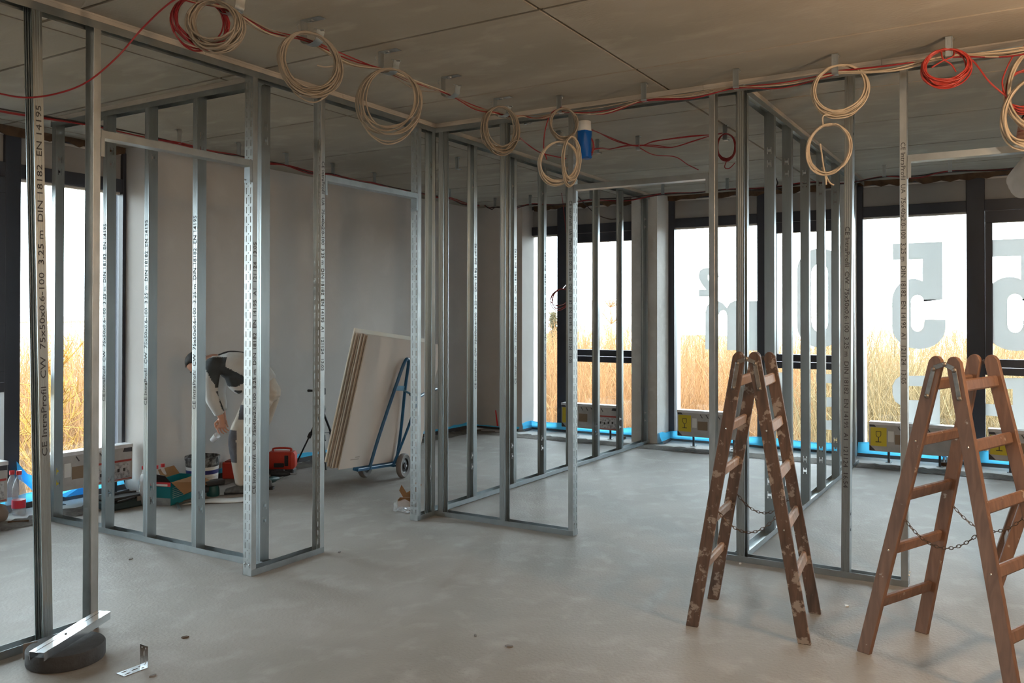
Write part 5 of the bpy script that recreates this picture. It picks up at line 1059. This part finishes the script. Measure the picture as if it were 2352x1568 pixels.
def head(q, c, fwd, up, s=1.0):
    c, f, u = V(c), V(fwd).normalized(), V(up); u = (u-f*u.dot(f)).normalized(); l = u.cross(f); M = Matrix((l,f,u)).transposed()
    q.ell(c+u*.015*s, (.075*s,.095*s,.105*s), 18, 12, M); q.ell(c+f*.030*s-u*.045*s, (.058*s,.066*s,.075*s), 16, 10, M)
    q.ell(c+f*.100*s-u*.020*s, (.013*s,.020*s,.022*s), 10, 8, M); q.ell(c+f*.085*s-u*.100*s, (.030*s,.020*s,.018*s), 10, 8, M); q.ell(c+f*.088*s-u*.062*s, (.026*s,.012*s,.010*s), 10, 8, M); q.ell(c+f*.082*s+u*.018*s, (.05*s,.016*s,.010*s), 12, 8, M)
    for sg in (1,-1): q.ell(c+l*(.076*s*sg)-u*.012*s, (.012*s,.024*s,.034*s), 10, 8, M)
    return M
def face_bits(o, c, M, s=1.0):
    for sg in (1,-1):
        q = MB(); q.ell(V(c)+M @ V((sg*.030*s,.088*s,.0)), (.012*s,.008*s,.009*s), 10, 8, M); q.build('eye', mat('eye_white', (.6,.6,.58), .3), o, smooth=60)
        q = MB(); q.ell(V(c)+M @ V((sg*.030*s,.094*s,.022*s)), (.018*s,.006*s,.005*s), 10, 6, M); q.build('eyebrow', HAIR, o, smooth=60)
    q = MB(); q.ell(V(c)+M @ V((0,.098*s,-.064*s)), (.022*s,.006*s,.004*s), 10, 6, M); q.build('mouth', mat('lips', (.35,.12,.10), .5), o, smooth=60)
def hair(o, c, M, s=1.0):
    q = MB(); q.ell((0,0,0), (.083*s,.104*s,.112*s), 22, 16); vs = []; 
    for x,y,z in q.v:
        zz = z; lim = -.015*s if y < .02*s else (.035+.5*(y-.02*s))*s
        zz = max(z, lim-.05*s if y < -.03*s else lim); k_ = .84 if zz > z+1e-6 else 1.0; vs.append(tuple(V(c)+M @ V((x*k_,(y-.006*s)*k_,zz+.018*s))))
    q.v = vs; return q.build('hair', HAIR, o, smooth=70)
# ---- person 1: bending forward, seen from his left side; local x forward (picture left), y towards the viewer, z up
fwd = V((-.854,-.521,0)).normalized(); lft = V((.521,-.854,0)).normalized(); PP = V((-6.33,5.50,0))
P1o = thing('person', 'person in light grey shirt and beige trousers bending forward by the grey wall', 'person'); P1o.matrix_world = Matrix(((fwd.x,lft.x,0,PP.x),(fwd.y,lft.y,0,PP.y),(0,0,1,0),(0,0,0,1)))
AN = {1:V((-.05,.10,.09)), -1:V((-.16,-.13,.09))}; KN = {1:V((.0,.10,.50)), -1:V((-.10,-.12,.49))}; HP = {1:V((-.19,.085,.90)), -1:V((-.20,-.085,.90))}
PEL = V((-.20,0,.97)); WST = V((-.10,0,1.08)); CH = V((.10,0,1.19)); NK = V((.28,0,1.235)); HD = V((.405,0,1.20))
SH = {1:V((.20,.19,1.185)), -1:V((.21,-.19,1.185))}; EL = {1:V((.205,.215,.915)), -1:V((.28,-.20,.93))}; WR = {1:V((.125,.19,.725)), -1:V((.22,-.14,.72))}
q = MB(); limb(q, [PEL+V((-.03,0,-.05)), PEL, WST, CH, CH+V((.10,0,.03))], [(.11,.15),(.11,.14),(.085,.12),(.11,.15),(.08,.12)]); limb(q, [CH+V((.12,0,.03)), NK, HD+V((-.05,0,.0))], [(.07,.08),(.055,.056),(.055,.055)])
for s_ in (1,-1):
    limb(q, [HP[s_], KN[s_], AN[s_]], [(.085,.085),(.055,.055),(.038,.038)]); limb(q, [AN[s_]+V((-.05,0,-.055)), AN[s_]+V((.05,0,-.06)), AN[s_]+V((.15,0,-.07))], [(.03,.03),(.03,.036),(.018,.034)])
    limb(q, [CH+V((.09,s_*.10,.02)), SH[s_], EL[s_], WR[s_]], [(.05,.05),(.055,.05),(.040,.040),(.027,.030)])
hand(q, WR[1], (-.05,.0,-1), (.9,.25,0), (-.5,-.4,-.1), 1.0, .55); hand(q, WR[-1], (-.1,.1,-1), (.9,-.2,0), (-.4,.5,-.1), 1.0, .5)
Mh = head(q, HD, (.42,.0,-.9), (.9,0,.42)); body = remeshed(q, 'body', SKIN, P1o, .0044, smooth_it=3); face_bits(P1o, HD, Mh); hair(P1o, HD, Mh)
q = MB(); limb(q, [V((-.235,0,1.02)), V((-.15,0,1.105)), V((-.02,0,1.18)), V((.11,0,1.19)), V((.225,0,1.215))], [(.105,.175),(.128,.185),(.138,.20),(.135,.205),(.075,.12)]); limb(q, [V((.05,.0,1.10)), V((.02,0,1.02)), V((-.03,0,.94))], [(.10,.15),(.10,.15),(.05,.14)])
for s_ in (1,-1): limb(q, [CH+V((.08,s_*.12,.01)), SH[s_]+V((0,0,.005)), (SH[s_]+EL[s_])/2+V((.012,0,0)), EL[s_], EL[s_].lerp(WR[s_],.55), EL[s_].lerp(WR[s_],.86)], [(.08,.07),(.085,.07),(.072,.062),(.064,.056),(.056,.050),(.047,.045)])
def shirt_region(c):
    if c.y < .02: return 0
    x, z = c.x, c.z
    # slate side panel: belly flank and the back seam of the sleeve
    if z > 1.0 and x < .16 and (z < 1.26-.55*(.22-x)) and x > -.14 and z > .985+.55*max(0,-x+.02): return 1
    if c.y > .12 and .94 < z < 1.27 and x < .30-.55*(1.27-z) and x > .08: return 1
    if c.y > .12 and .78 < z <= .96 and x < .135+.0*z-.3*(.96-z)+.02: return 1
    return 0
remeshed(q, 'shirt', [SHIRT, SLATE], P1o, .011, shirt_region)
q = MB(); q.tube(smoothpts([V((.19,.07,1.285)), V((.09,.06,1.315)), V((-.05,.06,1.297)), V((-.16,.06,1.218)), V((-.225,.06,1.15))], 6), .010, 8, rr=None); q.build('strap', BLACKP, P1o, smooth=60)
q = MB(); limb(q, [V((-.255,0,1.02)), V((-.215,0,.96)), V((-.20,0,.88))], [(.135,.178),(.165,.195),(.14,.18)])
for s_ in (1,-1): limb(q, [HP[s_]+V((-.01,0,.0)), HP[s_].lerp(KN[s_],.5)+V((.0,0,0)), KN[s_]+V((0,0,.02)), KN[s_].lerp(AN[s_],.5), AN[s_]+V((0,0,.01))], [(.135,.105),(.115,.098),(.085,.082),(.080,.075),(.068,.07)])
def tr_region(c):
    if c.y > .06 and .70 < c.z < .83 and -.16 < c.x < -.03 : return 1
    if c.x > -.03+.0 and .30 < c.z < .60 and c.x > KN[1].x-.01-.06*(abs(c.z-.5)) and c.y > .02: return 1
    return 0
remeshed(q, 'trousers', [TROUS, TROUSD], P1o, .011, tr_region)
for s_ in (1,-1):
    a = AN[s_]; q = MB(); limb(q, [a+V((-.075,0,-.045)), a+V((-.02,0,-.035)), a+V((.07,0,-.05)), a+V((.155,0,-.062))], [(.040,.040),(.050,.044),(.038,.048),(.022,.038)]); limb(q, [a+V((-.02,0,-.03)), a+V((-.02,0,.02))], [(.05,.048),(.045,.045)])
    for i,vv in enumerate(q.v): q.v[i] = (vv[0], vv[1], max(vv[2], .004))
    sh = q.build('shoe', SHOE, P1o, smooth=60); q = MB(); q.prism([(a.x-.11,a.y-.036),(a.x+.08,a.y-.045),(a.x+.165,a.y-.026),(a.x+.175,a.y),(a.x+.165,a.y+.026),(a.x+.08,a.y+.045),(a.x-.11,a.y+.036)], 0, .022); q.build('sole', BLACKP, sh)
o = thing('plastic_cup', 'small clear plastic cup held in the hand of the bending person', 'cup'); hc = P1o.matrix_world @ V((.185,.17,.535)); q = MB(); q.lathe([(.0,-.045),(.026,-.045),(.034,.035),(.032,.035),(.0245,-.042),(0,-.042)], 18, Matrix.Translation(hc) @ Matrix.Rotation(.9, 4, 'Y'), cap=False); q.build('cup_wall', CLEARW, o, smooth=40)
# ---- person 2: standing on the ladder at the right edge, arm raised to the cables
P2o = thing('person', 'person in white shirt at the right edge, arm raised to the cable coils', 'person')
ft = {1:V((.235,5.89,1.085)), -1:V((.30,6.26,1.085))}
pe = V((.42,5.86,1.90)); ch = V((.40,5.62,2.40)); nk = V((.33,5.50,2.60)); hd = dep(2369,302,5.35)
sh2 = {1:V((.50,5.36,2.52)), -1:V((.20,5.62,2.52))}; el2 = {-1:dep(2348,412,5.45), 1:V((.52,5.28,2.78))}; wr2 = {-1:V((.20,5.43,2.74)), 1:V((.38,5.36,2.95))}
q = MB(); limb(q, [pe+V((0,0,-.08)), pe, (pe+ch)/2, ch, nk], [(.11,.15),(.12,.16),(.11,.14),(.12,.17),(.06,.06)]); limb(q, [nk, nk.lerp(hd,.6)], [(.06,.06),(.055,.055)])
for s_ in (1,-1):
    k_ = V((pe.x-.16*1, (pe.y*.5+ft[s_].y*.5)+(.02), 1.52)); limb(q, [pe+V((.0,(.06 if s_ == -1 else -.06),-.05)), k_, ft[s_]+V((.04,0,.085))], [(.085,.085),(.055,.055),(.038,.038)])
    limb(q, [ch+V((0,0,.05)), sh2[s_], el2[s_], wr2[s_]], [(.06,.06),(.055,.05),(.042,.04),(.028,.03)]); limb(q, [ft[s_]+V((.08,0,.035)), ft[s_]+V((-.03,0,.03)), ft[s_]+V((-.12,0,.022))], [(.03,.03),(.03,.036),(.018,.034)])
hand(q, wr2[-1], (.1,-.3,.9), (.7,.2,0), (.3,-.6,0), 1.0, .7); hand(q, wr2[1], (-.3,.1,.9), (-.5,.5,0), (-.4,.3,0), 1.0, .7)
M2h = head(q, hd, (-.35,-.55,.35), (.1,.3,.9)); remeshed(q, 'body', SKIN, P2o, .008, smooth_it=3); face_bits(P2o, hd, M2h); hair(P2o, hd, M2h)
q = MB(); limb(q, [pe+V((0,0,.02)), (pe+ch)/2, ch, nk+V((.0,0,-.03))], [(.14,.18),(.14,.18),(.145,.20),(.08,.09)])
for s_ in (1,-1): limb(q, [ch+V((0,0,.04)), sh2[s_], (sh2[s_]+el2[s_])/2, el2[s_]+V((0,0,-.02)), el2[s_].lerp(wr2[s_],.8)], [(.09,.09),(.095,.09),(.10,.09),(.098,.085),(.06,.055)])
remeshed(q, 'shirt', mat('white_cloth', (.62,.58,.54), .9, bump=.3, bscale=14), P2o, .012)
q = MB(); limb(q, [pe+V((0,0,.06)), pe, pe+V((0,0,-.10))], [(.14,.18),(.15,.19),(.13,.17)])
for s_ in (1,-1):
    k_ = V((pe.x-.16, (pe.y*.5+ft[s_].y*.5)+.02, 1.52)); limb(q, [pe+V((0,(.07 if s_ == -1 else -.07),-.05)), k_, ft[s_]+V((.04,0,.10))], [(.115,.105),(.08,.078),(.062,.062)])
remeshed(q, 'trousers', TROUS, P2o, .012)
for s_ in (1,-1):
    a = ft[s_]; q = MB(); limb(q, [a+V((.09,0,.04)), a+V((.03,0,.05)), a+V((-.06,0,.038)), a+V((-.14,0,.026))], [(.036,.040),(.046,.044),(.034,.046),(.022,.036)]); q.build('shoe', SHOE, P2o, smooth=60)
